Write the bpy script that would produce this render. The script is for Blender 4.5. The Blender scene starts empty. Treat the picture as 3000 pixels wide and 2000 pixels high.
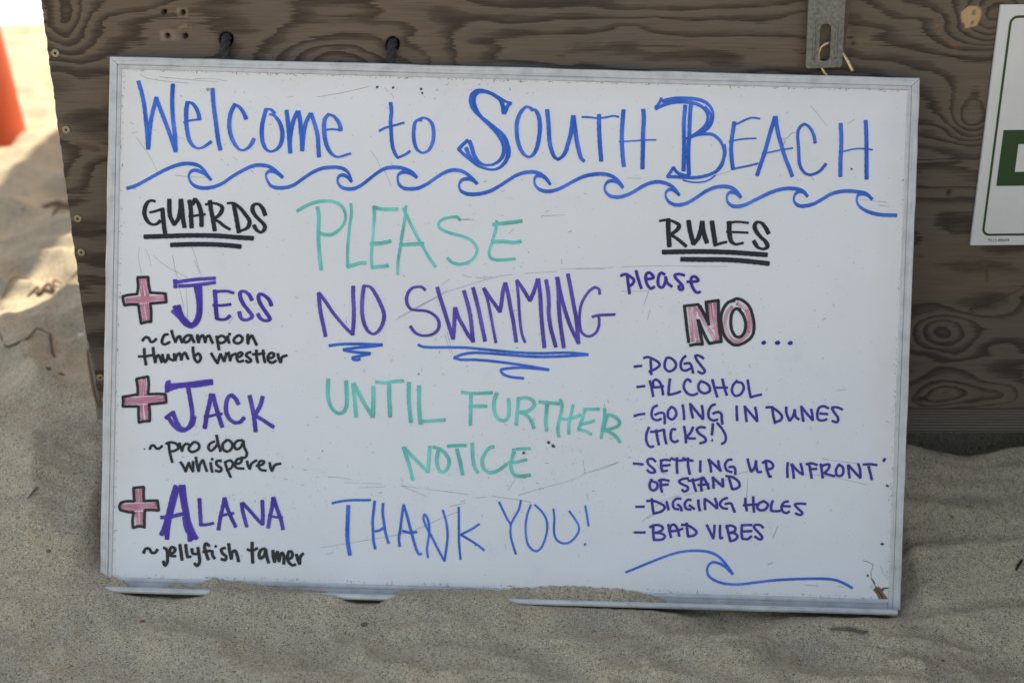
import bpy, bmesh, math, random
import numpy as np
from mathutils import Vector, Matrix

scene = bpy.context.scene
COL = scene.collection

# ------------------------------------------------------------------ camera, world, sun, exposure
cam_d = bpy.data.cameras.new('camera')
cam = bpy.data.objects.new('camera', cam_d)
COL.objects.link(cam)
scene.camera = cam
cam.location = (0, -1.4735, 0.82)
cam.rotation_euler = (math.radians(90 - 21.7488), 0, 0)
cam_d.lens = 45
cam_d.sensor_width = 36
cam_d.clip_start = 0.05
cam_d.clip_end = 2000
cam_d.dof.use_dof = True
cam_d.dof.focus_distance = 1.43
cam_d.dof.aperture_fstop = 3.5

SUN_EL = 52.0
SUN_AZ = 25.7          # from +Y towards +X
world = bpy.data.worlds.new('World')
scene.world = world
world.use_nodes = True
wn = world.node_tree.nodes
wl = world.node_tree.links
wn.clear()
wo = wn.new('ShaderNodeOutputWorld')
wb = wn.new('ShaderNodeBackground')
sky = wn.new('ShaderNodeTexSky')
sky.sky_type = 'NISHITA'
sky.sun_disc = False
sky.sun_elevation = math.radians(SUN_EL)
sky.sun_rotation = math.radians(SUN_AZ)
sky.air_density = 1.0
sky.dust_density = 1.6
sky.ozone_density = 1.0
wb.inputs['Strength'].default_value = 0.12
wt = wn.new('ShaderNodeMix'); wt.data_type = 'RGBA'; wt.blend_type = 'MULTIPLY'
wt.inputs[0].default_value = 1.0
wt.inputs[7].default_value = (1.0, .845, .69, 1)      # thin bright haze takes the blue out of the sky
wl.new(sky.outputs[0], wt.inputs[6])
wl.new(wt.outputs[2], wb.inputs[0])
wl.new(wb.outputs[0], wo.inputs[0])

sun_d = bpy.data.lights.new('sun', 'SUN')
sun_d.energy = 2.8
sun_d.angle = math.radians(0.5)
sun_d.color = (1.0, 0.90, 0.76)
sun = bpy.data.objects.new('sun', sun_d)
COL.objects.link(sun)
_e, _a = math.radians(SUN_EL), math.radians(SUN_AZ)
SD = Vector((math.cos(_e) * math.sin(_a), math.cos(_e) * math.cos(_a), math.sin(_e)))
sun.rotation_euler = SD.to_track_quat('Z', 'Y').to_euler()
sun.location = SD * 6

vs = scene.view_settings
vs.view_transform = 'Standard'
vs.look = 'None'
vs.gamma = 1.0
vs.use_curve_mapping = False
vs.exposure = 1.66
scene.render.engine = 'CYCLES'
scene.cycles.transparent_max_bounces = 24
scene.render.resolution_x = 1024
scene.render.resolution_y = 682

rng = np.random.default_rng(7)
random.seed(7)

# ------------------------------------------------------------------ helpers
def tag(o, label=None, cat=None, group=None, kind=None):
    if label: o['label'] = label
    if cat: o['category'] = cat
    if group: o['group'] = group
    if kind: o['kind'] = kind
    return o

def empty(name, loc=(0, 0, 0), rot=(0, 0, 0)):
    o = bpy.data.objects.new(name, None)
    COL.objects.link(o)
    o.location = loc
    o.rotation_euler = rot
    o.empty_display_size = 0.02
    return o

def link(name, me, mat, parent=None, smooth=False):
    o = bpy.data.objects.new(name, me)
    COL.objects.link(o)
    if mat: me.materials.append(mat)
    if parent: o.parent = parent
    if smooth:
        me.polygons.foreach_set('use_smooth', [True] * len(me.polygons))
    return o

def from_bm(name, bm, mat, parent=None, smooth=False):
    me = bpy.data.meshes.new(name)
    bm.to_mesh(me)
    bm.free()
    return link(name, me, mat, parent, smooth)

def from_lists(name, verts, faces, mat, parent=None, smooth=False):
    me = bpy.data.meshes.new(name)
    me.from_pydata(verts, [], faces)
    me.update()
    return link(name, me, mat, parent, smooth)

def box_bm(bm, x0, x1, y0, y1, z0, z1, bevel=0.0):
    r = bmesh.ops.create_cube(bm, size=1.0)
    vsx = r['verts']
    for v in vsx:
        v.co = Vector(((x0 + x1) / 2 + v.co.x * (x1 - x0), (y0 + y1) / 2 + v.co.y * (y1 - y0), (z0 + z1) / 2 + v.co.z * (z1 - z0)))
    if bevel:
        es = list({e for v in vsx for e in v.link_edges})
        bmesh.ops.bevel(bm, geom=es, offset=bevel, segments=2, affect='EDGES')

def box(name, x0, x1, y0, y1, z0, z1, mat, parent=None, bevel=0.0):
    bm = bmesh.new()
    box_bm(bm, x0, x1, y0, y1, z0, z1, bevel)
    return from_bm(name, bm, mat, parent)

def catmull(pts, step):
    P = [np.array(p, float) for p in pts]
    if len(P) == 1: return P
    P = [2 * P[0] - P[1]] + P + [2 * P[-1] - P[-2]]
    out = []
    for i in range(1, len(P) - 2):
        p0, p1, p2, p3 = P[i - 1:i + 3]
        L = np.linalg.norm(p2 - p1)
        n = max(2, int(L / step) + 1)
        # centripetal-like tension to avoid overshoot
        d0 = max(np.linalg.norm(p1 - p0), 1e-9) ** .5
        d1 = max(L, 1e-9) ** .5
        d2 = max(np.linalg.norm(p3 - p2), 1e-9) ** .5
        m1 = (p1 - p0) / d0 - (p2 - p0) / (d0 + d1) + (p2 - p1) / d1
        m2 = (p2 - p1) / d1 - (p3 - p1) / (d1 + d2) + (p3 - p2) / d2
        m1 = m1 * d1; m2 = m2 * d1
        for k in range(n):
            t = k / n
            out.append((2 * t**3 - 3 * t**2 + 1) * p1 + (t**3 - 2 * t**2 + t) * m1 + (-2 * t**3 + 3 * t**2) * p2 + (t**3 - t**2) * m2)
    out.append(P[-2])
    return out

def tube(name, path, rad, mat, parent=None, seg=10, step=0.004, caps=True):
    """smooth tube along a 3-D path; rad a number or a list per sampled parameter"""
    S = catmull(path, step)
    n = len(S)
    verts, faces = [], []
    up = np.array([0, 0, 1.0])
    t0 = S[1] - S[0]; t0 /= np.linalg.norm(t0)
    u = np.cross(t0, up)
    if np.linalg.norm(u) < 1e-3: u = np.cross(t0, np.array([1.0, 0, 0]))
    u /= np.linalg.norm(u)
    for i in range(n):
        t = S[min(i + 1, n - 1)] - S[max(i - 1, 0)]
        t /= max(np.linalg.norm(t), 1e-9)
        u = u - t * (u @ t); u /= np.linalg.norm(u)
        w = np.cross(t, u)
        r = rad(i / (n - 1)) if callable(rad) else rad
        for k in range(seg):
            a = 2 * math.pi * k / seg
            verts.append(tuple(S[i] + r * (math.cos(a) * u + math.sin(a) * w)))
    for i in range(n - 1):
        for k in range(seg):
            a, b = i * seg + k, i * seg + (k + 1) % seg
            faces.append((a, b, b + seg, a + seg))
    if caps:
        faces.append(tuple(reversed(range(seg))))
        faces.append(tuple(range((n - 1) * seg, n * seg)))
    return from_lists(name, verts, faces, mat, parent, smooth=True)

# value noise in numpy -------------------------------------------------------------
_LAT = {}
def vnoise(x, y, seed=0):
    if seed not in _LAT:
        _LAT[seed] = np.random.default_rng(100 + seed).uniform(-1, 1, (256, 256))
    L = _LAT[seed]
    xi = np.floor(x).astype(int); yi = np.floor(y).astype(int)
    fx = x - xi; fy = y - yi
    fx = fx * fx * fx * (fx * (fx * 6 - 15) + 10); fy = fy * fy * fy * (fy * (fy * 6 - 15) + 10)
    a = L[xi % 256, yi % 256]; b = L[(xi + 1) % 256, yi % 256]
    c = L[xi % 256, (yi + 1) % 256]; d = L[(xi + 1) % 256, (yi + 1) % 256]
    return (a * (1 - fx) + b * fx) * (1 - fy) + (c * (1 - fx) + d * fx) * fy

def fbm(x, y, seed=0, o=3):
    s = 0; a = 1; t = 0
    for k in range(o):
        s = s + a * vnoise(x * 2**k + 13.7 * k, y * 2**k + 7.1 * k, seed + k); t += a; a *= .5
    return s / t

def sstep(a, b, x):
    t = np.clip((x - a) / (b - a), 0, 1)
    return t * t * (3 - 2 * t)

# ------------------------------------------------------------------ materials
def newmat(name):
    m = bpy.data.materials.new(name)
    m.use_nodes = True
    nt = m.node_tree
    b = nt.nodes['Principled BSDF']
    return m, nt, b

def N(nt, t, **kw):
    n = nt.nodes.new(t)
    for k, v in kw.items():
        if k.startswith('i_'):
            n.inputs[k[2:].replace('_', ' ')].default_value = v
        else:
            setattr(n, k, v)
    return n

def ramp(nt, stops, fac=None):
    r = nt.nodes.new('ShaderNodeValToRGB')
    e = r.color_ramp.elements
    while len(e) > 1: e.remove(e[-1])
    e[0].position = stops[0][0]; e[0].color = (*stops[0][1], 1)
    for p, c in stops[1:]:
        x = e.new(p); x.color = (*c, 1)
    if fac is not None: nt.links.new(fac, r.inputs[0])
    return r

def coords(nt, scale=(1, 1, 1), rot=(0, 0, 0)):
    tc = nt.nodes.new('ShaderNodeTexCoord')
    mp = nt.nodes.new('ShaderNodeMapping')
    mp.inputs['Scale'].default_value = scale
    mp.inputs['Rotation'].default_value = rot
    nt.links.new(tc.outputs['Object'], mp.inputs[0])
    return mp.outputs[0]

def noise(nt, vec, scale, detail=3, rough=.5, dist=0):
    n = nt.nodes.new('ShaderNodeTexNoise')
    n.inputs['Scale'].default_value = scale
    n.inputs['Detail'].default_value = detail
    n.inputs['Roughness'].default_value = rough
    n.inputs['Distortion'].default_value = dist
    nt.links.new(vec, n.inputs['Vector'])
    return n.outputs['Fac']

def mixc(nt, fac, a, b, mode='MIX'):
    m = nt.nodes.new('ShaderNodeMix')
    m.data_type = 'RGBA'; m.blend_type = mode
    for s, v in ((0, fac), (6, a), (7, b)):
        if hasattr(v, 'is_output'): nt.links.new(v, m.inputs[s])
        elif s == 0: m.inputs[0].default_value = v
        else: m.inputs[s].default_value = (*v, 1)
    return m.outputs[2]

def math_(nt, op, a, b=0.0, clamp=False):
    m = nt.nodes.new('ShaderNodeMath'); m.operation = op; m.use_clamp = clamp
    for s, v in ((0, a), (1, b)):
        if hasattr(v, 'is_output'): nt.links.new(v, m.inputs[s])
        else: m.inputs[s].default_value = v
    return m.outputs[0]

def bump(nt, b, h, strength=.3, dist=.001):
    n = nt.nodes.new('ShaderNodeBump')
    n.inputs['Strength'].default_value = strength
    n.inputs['Distance'].default_value = dist
    nt.links.new(h, n.inputs['Height'])
    nt.links.new(n.outputs[0], b.inputs['Normal'])

def attr(nt, name):
    a = nt.nodes.new('ShaderNodeAttribute'); a.attribute_name = name
    return a.outputs['Fac']

def simple(name, col, rough=.6, metal=0.0, var=.25, scale=60, bmp=.0, stretch=(1, 1, 1)):
    m, nt, b = newmat(name)
    v = coords(nt, stretch)
    f = noise(nt, v, scale, 4, .6)
    lo = tuple(c * (1 - var) for c in col); hi = tuple(min(1, c * (1 + var)) for c in col)
    r = ramp(nt, [(.3, lo), (.7, hi)], f)
    nt.links.new(r.outputs[0], b.inputs['Base Color'])
    b.inputs['Roughness'].default_value = rough
    b.inputs['Metallic'].default_value = metal
    if bmp: bump(nt, b, f, bmp, .001)
    return m

# sand
def sand_material():
    m, nt, b = newmat('sand')
    v = coords(nt)
    vo = nt.nodes.new('ShaderNodeTexVoronoi'); vo.inputs['Scale'].default_value = 1000
    nt.links.new(v, vo.inputs['Vector'])
    sep = nt.nodes.new('ShaderNodeSeparateColor'); nt.links.new(vo.outputs['Color'], sep.inputs[0])
    grain = ramp(nt, [(0, (.08, .07, .058)), (.06, (.17, .145, .115)), (.13, (.40, .345, .245)), (.5, (.49, .42, .295)), (.82, (.56, .485, .35)), (.96, (.68, .61, .50)), (1, (.74, .68, .60))], sep.outputs[0])
    vo2 = nt.nodes.new('ShaderNodeTexVoronoi'); vo2.inputs['Scale'].default_value = 420
    nt.links.new(v, vo2.inputs['Vector'])
    sep2 = nt.nodes.new('ShaderNodeSeparateColor'); nt.links.new(vo2.outputs['Color'], sep2.inputs[0])
    spk = math_(nt, 'LESS_THAN', sep2.outputs[1], .035)
    c = mixc(nt, math_(nt, 'MULTIPLY', spk, .38), grain.outputs[0], (.08, .07, .065))
    big = noise(nt, v, 14, 4, .6)
    tint = ramp(nt, [(.3, (.84, .83, .80)), (.7, (1.12, 1.06, .94))], big)
    c = mixc(nt, 1.0, c, tint.outputs[0], 'MULTIPLY')
    nt.links.new(c, b.inputs['Base Color'])
    b.inputs['Roughness'].default_value = .95
    b.inputs['Specular IOR Level'].default_value = .15
    hh = math_(nt, 'ADD', math_(nt, 'MULTIPLY', sep.outputs[2], .5), math_(nt, 'MULTIPLY', noise(nt, v, 260, 3, .7), 1.2))
    bump(nt, b, hh, .55, .0009)
    return m
M_SAND = sand_material()

def wood_material(name, dark, light, use_attr=True):
    m, nt, b = newmat(name)
    v = coords(nt)
    fig = attr(nt, 'fig')
    jag = noise(nt, coords(nt, (16, 16, 420)), 1.0, 3, .6)
    fig = math_(nt, 'ADD', fig, math_(nt, 'MULTIPLY', jag, .62))
    fr_ = math_(nt, 'FRACT', fig)   # asymmetric early / late wood bands
    wav = math_(nt, 'SUBTRACT', math_(nt, 'MULTIPLY', math_(nt, 'POWER', fr_, .8), 2.0), 1.0)
    edge_ = math_(nt, 'MULTIPLY', math_(nt, 'SUBTRACT', fr_, .86), 7.0, True)
    wav = math_(nt, 'SUBTRACT', wav, math_(nt, 'MULTIPLY', edge_, 1.9))
    wob = noise(nt, coords(nt, (30, 30, 160)), 1.0, 4, .6)
    wav = math_(nt, 'ADD', math_(nt, 'MULTIPLY', wav, .5), math_(nt, 'ADD', math_(nt, 'MULTIPLY', math_(nt, 'SUBTRACT', wob, .5), .55), .5))
    cmod = noise(nt, coords(nt, (6, 6, 26)), 1.0, 3, .6)
    wav = math_(nt, 'ADD', math_(nt, 'MULTIPLY', math_(nt, 'SUBTRACT', wav, .5), math_(nt, 'MULTIPLY', cmod, 1.9)), .5)
    blotch = noise(nt, coords(nt, (5, 5, 12)), 1.0, 4, .6)
    wav = math_(nt, 'ADD', wav, math_(nt, 'MULTIPLY', math_(nt, 'SUBTRACT', blotch, .5), 1.1))
    mid = tuple((a + c) / 2 * .94 for a, c in zip(dark, light))
    r = ramp(nt, [(.10, dark), (.40, mid), (.52, tuple(c * .93 for c in light)), (.95, light)], wav)
    # warm / grey weathering
    wth = noise(nt, coords(nt, (4, 4, 12)), 1.0, 4, .6)
    tint = ramp(nt, [(.3, (.93, .97, 1.03)), (.7, (1.08, 1.0, .90))], wth)
    c = mixc(nt, 1.0, r.outputs[0], tint.outputs[0], 'MULTIPLY')
    # fine fibres and checks
    fib = noise(nt, coords(nt, (14, 14, 900)), 1.0, 3, .7)
    fr = ramp(nt, [(.35, (.80, .80, .80)), (.65, (1.15, 1.15, 1.15))], fib)
    c = mixc(nt, .8, c, fr.outputs[0], 'MULTIPLY')
    chk = noise(nt, coords(nt, (9, 9, 330)), 1.0, 2, .5)
    ck = ramp(nt, [(.0, (1, 1, 1)), (.27, (1, 1, 1)), (.31, (0, 0, 0))], chk)
    c = mixc(nt, math_(nt, 'MULTIPLY', ck.outputs[0], .62), c, (.025, .02, .018))
    if use_attr:
        c = mixc(nt, attr(nt, 'pale'), c, (.42, .34, .24))
        c = mixc(nt, attr(nt, 'paint'), c, (.52, .36, .19))
        c = mixc(nt, attr(nt, 'orange'), c, (.50, .13, .03))
        c = mixc(nt, attr(nt, 'smear'), c, (.075, .042, .02))
        c = mixc(nt, attr(nt, 'hole'), c, (.02, .014, .010))
    nt.links.new(c, b.inputs['Base Color'])
    b.inputs['Roughness'].default_value = .85
    b.inputs['Specular IOR Level'].default_value = .2
    h = math_(nt, 'ADD', math_(nt, 'MULTIPLY', fib, .5), math_(nt, 'MULTIPLY', ck.outputs[0], -1.2))
    h = math_(nt, 'ADD', h, math_(nt, 'MULTIPLY', wav, .5))
    bump(nt, b, h, .5, .0012)
    return m
M_PLY = wood_material('weathered_plywood', (.064, .050, .040), (.160, .129, .099))

def plank_material(name='ridged_plank', dark=(.07, .058, .05), light=(.19, .16, .132), freq=260):
    m, nt, b = newmat(name)
    v = coords(nt, (1, 1, 1))
    n1 = noise(nt, coords(nt, (3, 3, 60)), 1.0, 3, .6)
    sp = nt.nodes.new('ShaderNodeSeparateXYZ'); nt.links.new(v, sp.inputs[0])
    ph = math_(nt, 'ADD', math_(nt, 'MULTIPLY', sp.outputs[2], freq * 6.2832), math_(nt, 'MULTIPLY', n1, 5.0))
    s = math_(nt, 'ADD', math_(nt, 'MULTIPLY', math_(nt, 'SINE', ph), .5), .5)
    fib = noise(nt, coords(nt, (20, 20, 500)), 1.0, 3, .6)
    s2 = math_(nt, 'ADD', math_(nt, 'MULTIPLY', s, .75), math_(nt, 'MULTIPLY', fib, .3))
    r = ramp(nt, [(.2, dark), (.8, light)], s2)
    nt.links.new(r.outputs[0], b.inputs['Base Color'])
    b.inputs['Roughness'].default_value = .9
    bump(nt, b, s2, .6, .001)
    return m
M_PLANK = plank_material()
M_DECK = simple('grey_deck_timber', (.24, .21, .18), .85, 0, .3, 6, .3, (6, .6, 6))

def panel_material():
    m, nt, b = newmat('whiteboard_laminate')
    v = coords(nt)
    base = (.79, .785, .775)
    n1 = noise(nt, v, 5, 5, .6)
    c = ramp(nt, [(.3, (.805, .80, .795)), (.7, (.86, .855, .845))], n1).outputs[0]
    n2 = noise(nt, coords(nt, (1, 1, 1)), 17, 6, .7)
    sm = ramp(nt, [(.58, (0, 0, 0)), (.80, (1, 1, 1))], n2).outputs[0]
    c = mixc(nt, math_(nt, 'MULTIPLY', sm, .20), c, (.52, .52, .60))
    # yellowish grime creeping in from the frame
    sp = nt.nodes.new('ShaderNodeSeparateXYZ'); nt.links.new(v, sp.inputs[0])
    ax = math_(nt, 'ABSOLUTE', sp.outputs[0]); az = math_(nt, 'ABSOLUTE', sp.outputs[2])
    ex = math_(nt, 'MULTIPLY', math_(nt, 'SUBTRACT', ax, .405), 26, True)
    ez = math_(nt, 'MULTIPLY', math_(nt, 'SUBTRACT', az, .262), 36, True)
    e = math_(nt, 'MAXIMUM', ex, ez)
    n3 = noise(nt, v, 22, 5, .7)
    gr = math_(nt, 'MULTIPLY', math_(nt, 'MULTIPLY', e, n3), .42)
    c = mixc(nt, gr, c, (.60, .53, .42))
    # tiny specks
    vo = nt.nodes.new('ShaderNodeTexNoise'); vo.inputs['Scale'].default_value = 330; vo.inputs['Detail'].default_value = 2
    nt.links.new(v, vo.inputs['Vector'])
    sk = ramp(nt, [(.74, (0, 0, 0)), (.79, (1, 1, 1))], vo.outputs['Fac']).outputs[0]
    c = mixc(nt, math_(nt, 'MULTIPLY', sk, .6), c, (.12, .12, .15))
    nt.links.new(c, b.inputs['Base Color'])
    rr = ramp(nt, [(.3, (.30, .30, .30)), (.7, (.48, .48, .48))], n2).outputs[0]
    nt.links.new(rr, b.inputs['Roughness'])
    b.inputs['Specular IOR Level'].default_value = .45
    return m
M_PANEL = panel_material()

def alu_material(name='brushed_aluminium', st=(1, 1, 1), base=.60):
    m, nt, b = newmat(name)
    f = noise(nt, coords(nt, st), 1.0, 4, .65)
    g = noise(nt, coords(nt), 45, 5, .65)
    h = math_(nt, 'ADD', math_(nt, 'MULTIPLY', f, .5), math_(nt, 'MULTIPLY', g, .5))
    c = ramp(nt, [(.34, (base * .66, base * .65, base * .63)), (.5, (base, base * .99, base * .96)), (.68, (base * 1.2, base * 1.18, base * 1.14))], h).outputs[0]
    sk = ramp(nt, [(.70, (0, 0, 0)), (.76, (1, 1, 1))], noise(nt, coords(nt), 150, 3, .6)).outputs[0]
    c = mixc(nt, math_(nt, 'MULTIPLY', sk, .45), c, (.22, .20, .18))
    nt.links.new(c, b.inputs['Base Color'])
    b.inputs['Metallic'].default_value = .25
    b.inputs['Roughness'].default_value = .5
    bump(nt, b, h, .15, .0004)
    return m
M_ALU_H = alu_material('aluminium_horizontal', (8, 8, 900), .60)
M_ALU_V = alu_material('aluminium_vertical', (900, 8, 8), .60)

def ink(name, col, a0, a1, contrast=.38, gloss=.35):
    m, nt, b = newmat('ink_' + name)
    uv = nt.nodes.new('ShaderNodeUVMap')
    mp = nt.nodes.new('ShaderNodeMapping'); mp.inputs['Scale'].default_value = (40, 7.5, 1)
    nt.links.new(uv.outputs[0], mp.inputs[0])
    f = noise(nt, mp.outputs[0], 1.0, 3, .6)
    lw = noise(nt, coords(nt), 28, 2, .5)
    k = math_(nt, 'ADD', math_(nt, 'MULTIPLY', f, .65), math_(nt, 'MULTIPLY', lw, .35))
    al = ramp(nt, [(.40, (a0, a0, a0)), (.57, (a1, a1, a1))], k).outputs[0]
    pool = attr(nt, 'pool')
    al2 = mixc(nt, math_(nt, 'MULTIPLY', pool, .8), al, (1, 1, 1))
    dk = tuple(c * (1 - contrast) for c in col); lt = tuple(min(1, c * (1 + contrast * 1.3)) for c in col)
    c = ramp(nt, [(.40, lt), (.60, dk)], k).outputs[0]
    c = mixc(nt, math_(nt, 'MULTIPLY', pool, .55), c, tuple(x * .45 for x in col))
    nt.links.new(c, b.inputs['Base Color'])
    nt.links.new(al2, b.inputs['Alpha'])
    b.inputs['Roughness'].default_value = gloss
    b.inputs['Specular IOR Level'].default_value = .35
    return m
INK = dict(
    blue=ink('blue', (.030, .15, .70), .66, .98),
    blue2=ink('light_blue', (.030, .16, .72), .68, .98),
    black=ink('black', (.012, .014, .017), .93, 1.0, .35),
    purple=ink('purple', (.070, .030, .40), .70, 1.0),
    purple2=ink('deep_purple', (.050, .022, .32), .88, 1.0),
    violet=ink('violet', (.10, .055, .43), .72, .98),
    teal=ink('teal', (.17, .66, .57), .55, .93),
    pink=ink('pink', (.74, .20, .31), .14, .74, .25),
    scratch=ink('scratch', (.07, .07, .11), .12, .62, .3))

# ------------------------------------------------------------------ sand height
CT = np.array([(-.9, .08), (-.6, .062), (-.5, .040), (-.477, .034), (-.463, .030), (-.452, .0265), (-.439, .0215), (-.423, .0195), (-.404, .0170), (-.377, .0155), (-.346, .0190), (-.339, .0265), (-.329, .0295), (-.308, .0290), (-.269, .0275), (-.231, .0262), (-.208, .0245), (-.196, .0215), (-.186, .0150), (-.17, .0115), (-.15, .0122), (-.140, .019), (-.128, .0228), (-.096, .0240), (-.046, .0225), (-.015, .0208), (-.003, .0180), (.009, .0115), (.054, .0092), (.085, .008), (.154, .0062), (.188, .005), (.215, -.001), (.242, -.012), (.269, -.007), (.307, -.0035), (.365, -.003), (.422, -.004), (.445, -.002), (.468, .003), (.537, .012), (.575, .016), (.8, .03)])
RT = np.array([(-.9, .09), (-.6, .075), (-.5, .050), (-.4688, .0338), (-.458, .0272), (-.4463, .0206), (-.43, .009), (-.36, .008), (-.3468, .016), (-.335, .0260), (-.312, .024), (-.273, .0189), (-.234, .0157), (-.21, .0132), (-.195, .0095), (-.173, .004), (-.15, .004), (-.1324, .0139), (-.097, .0167), (-.047, .0173), (-.0195, .0156), (-.004, .0125), (.01, .003), (.2, -.006), (.44, -.012), (.455, .000), (.468, .006), (.537, .0161), (.575, .0199), (.8, .035)])

def hz(x, y):
    x = np.asarray(x, float); y = np.asarray(y, float)
    yl = -0.243 - 0.0148 * x - .004
    s = y - yl
    zt = np.interp(x, CT[:, 0], CT[:, 1])
    # foreground level
    zf = -.004 - .012 * sstep(.0, .5, x) + .030 * sstep(-.35, -.65, x) - .03 * sstep(.1, .6, -s)
    zw = np.interp(x, [-.8, -.53, -.3, 0, .5, .8], [.120, .133, .12, .10, .088, .09])
    front = zt + (zf - zt) * sstep(0, .075, -s)
    inb = sstep(-.50, -.475, x) * (1 - sstep(.455, .475, x))
    zr = np.interp(x, RT[:, 0], RT[:, 1])
    base = zt + (zr - zt) * np.clip(s / .019, 0, 1)
    back0 = base + (zw - base) * np.clip((s - .012) / .233, 0, 1) ** .9
    back1 = base + (zw - base) * np.clip((s - .050) / .195, 0, 1)
    back = back0 * (1 - inb) + back1 * inb
    # left of the board the bank is steadier
    z = np.where(s < 0, front, back)
    out = sstep(.44, .50, x)
    # hollow under the plank right of the board
    z = z + out * .006 * sstep(-.10, -.02, y) - out * .011 * np.exp(-((x - .59) / .05) ** 2) * sstep(-.09, -.005, y)
    z = z - out * .004 * sstep(-.03, 0, y) - .085 * sstep(.46, .55, x) * sstep(-.010, .006, y) * (1 - sstep(.02, .10, y)) * (x < 1.3)
    z = z + .006 * np.exp(-((x - .505) / .03) ** 2 - ((y + .05) / .05) ** 2)
    # foreground forms
    def ridge(x0, y0, x1, y1, w, h):
        dx, dy = x1 - x0, y1 - y0; L2 = dx * dx + dy * dy
        t = np.clip(((x - x0) * dx + (y - y0) * dy) / L2, 0, 1)
        d = np.hypot(x - x0 - t * dx, y - y0 - t * dy)
        return h * np.exp(-(d / w) ** 1.6)
    z = z + ridge(.30, -.275, .55, -.262, .016, .006) + ridge(.05, -.300, .26, -.320, .030, .006) - ridge(.20, -.262, .28, -.262, .022, .007)
    z = z + ridge(-.55, -.30, -.22, -.325, .03, .007) + ridge(-.20, -.315, .02, -.35, .03, .004)
    near = np.maximum(np.clip(-s / .03, .10, 1), np.clip((s - .03) / .05, .10, 1) * inb + np.clip(s / .05, .10, 1) * (1 - inb))
    lump = .012 * fbm(x * 5 + 3, y * 8 + 9, 3, 2) + .0060 * (1 - 2 * np.abs(vnoise(x * 9 + 4 + y * 3, y * 15, 8))) + .0026 * (1 - 2 * np.abs(vnoise(x * 24 + 1, y * 34 + 3, 9))) + .0018 * fbm(x * 44, y * 52, 12, 2)
    lump = lump * near * (1 - .40 * sstep(.42, .52, x)) * (1 + .7 * sstep(-.02, -.06, s) * sstep(-.6, -.45, y))
    fine = .0007 * vnoise(x * 120, y * 120, 20) + .0004 * vnoise(x * 300, y * 300, 21)
    z = z + lump * sstep(2.4, .6, np.abs(x)) + fine * (np.abs(x) < 1) * (y < 1)
    # dunes of trodden sand left of the box and behind
    L = sstep(-.50, -.62, x) * sstep(-.25, .1, y)
    z = z + L * (.028 * fbm(x * 4.2 + y * 1.5, y * 4 + 5, 30, 3) + .013 * (1 - 2 * np.abs(vnoise(x * 6 + y * 3, y * 9, 33))))
    far = sstep(.8, 3, y)
    z = z + far * .03 * fbm(x * 1.7, y * 1.7, 40, 3) + sstep(.4, 1.2, y) * sstep(6, 4, y) * sstep(4, 2, np.abs(x)) * .016 * (1 - 2 * np.abs(vnoise(x * 4.5 + y, y * 5.5, 45)))
    z = z - .9 * sstep(3.3, 7.0, y) - .4 * sstep(7, 14, y)
    z = z + .05 * sstep(1.5, 6, np.hypot(x, y)) * (y < 1)
    return z

def spacing(segs):
    o = []
    for a, b, st in segs:
        n = max(1, int(round((b - a) / st)))
        o += list(np.linspace(a, b, n, endpoint=False))
    o.append(segs[-1][1])
    return np.array(o)

gx = spacing([(-90, -20, 10), (-20, -4, 1), (-4, -1.4, .08), (-1.4, -.78, .008), (-.78, .72, .0030), (.72, 1.2, .012), (1.2, 4, .1), (4, 20, 1), (20, 90, 10)])
gy = spacing([(-60, -10, 6), (-10, -2, .5), (-2, -.46, .03), (-.46, -.14, .0026), (-.14, .03, .0036), (.03, 1.2, .009), (1.2, 3.8, .03), (3.8, 16, .35)])
GX, GY = np.meshgrid(gx, gy, indexing='ij')
GZ = hz(GX, GY)
nx, ny = len(gx), len(gy)
V = np.stack([GX, GY, GZ], -1).reshape(-1, 3)
idx = np.arange(nx * ny).reshape(nx, ny)
Fq = np.stack([idx[:-1, :-1], idx[1:, :-1], idx[1:, 1:], idx[:-1, 1:]], -1).reshape(-1, 4)

def mesh_np(name, V, F):
    me = bpy.data.meshes.new(name)
    me.vertices.add(len(V)); me.vertices.foreach_set('co', V.astype(np.float32).ravel())
    me.loops.add(F.size); me.loops.foreach_set('vertex_index', F.astype(np.int32).ravel())
    me.polygons.add(len(F))
    me.polygons.foreach_set('loop_start', np.arange(0, F.size, F.shape[1], dtype=np.int32))
    me.polygons.foreach_set('loop_total', np.full(len(F), F.shape[1], dtype=np.int32))
    me.update(calc_edges=True)
    me.validate()
    return me
o = link('sand', mesh_np('sand', V, Fq), M_SAND, None, True)
tag(o, 'soft pale beach sand heaped against the board and the box', kind='structure')

# sea with surf behind the beach
def sea_material():
    m, nt, b = newmat('surf')
    v = coords(nt)
    f = noise(nt, coords(nt, (.35, .9, 1)), 1.0, 5, .65)
    sp = nt.nodes.new('ShaderNodeSeparateXYZ'); nt.links.new(v, sp.inputs[0])
    d = math_(nt, 'MULTIPLY', math_(nt, 'SUBTRACT', sp.outputs[1], 14), .02, True)
    k = math_(nt, 'SUBTRACT', math_(nt, 'ADD', f, .35), d)
    c = ramp(nt, [(.35, (.07, .13, .16)), (.55, (.80, .84, .86)), (.8, (.88, .90, .91))], k).outputs[0]
    nt.links.new(c, b.inputs['Base Color'])
    b.inputs['Roughness'].default_value = .35
    return m
sy = spacing([(6.2, 20, .25), (20, 60, 2), (60, 600, 60)])
sx = spacing([(-600, -30, 60), (-30, 30, .6), (30, 600, 60)])
SX, SY = np.meshgrid(sx, sy, indexing='ij')
SZ = -.62 + .03 * fbm(SX * .5, SY * 1.6, 50, 3) * (SY < 60)
idx = np.arange(SX.size).reshape(SX.shape)
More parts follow.
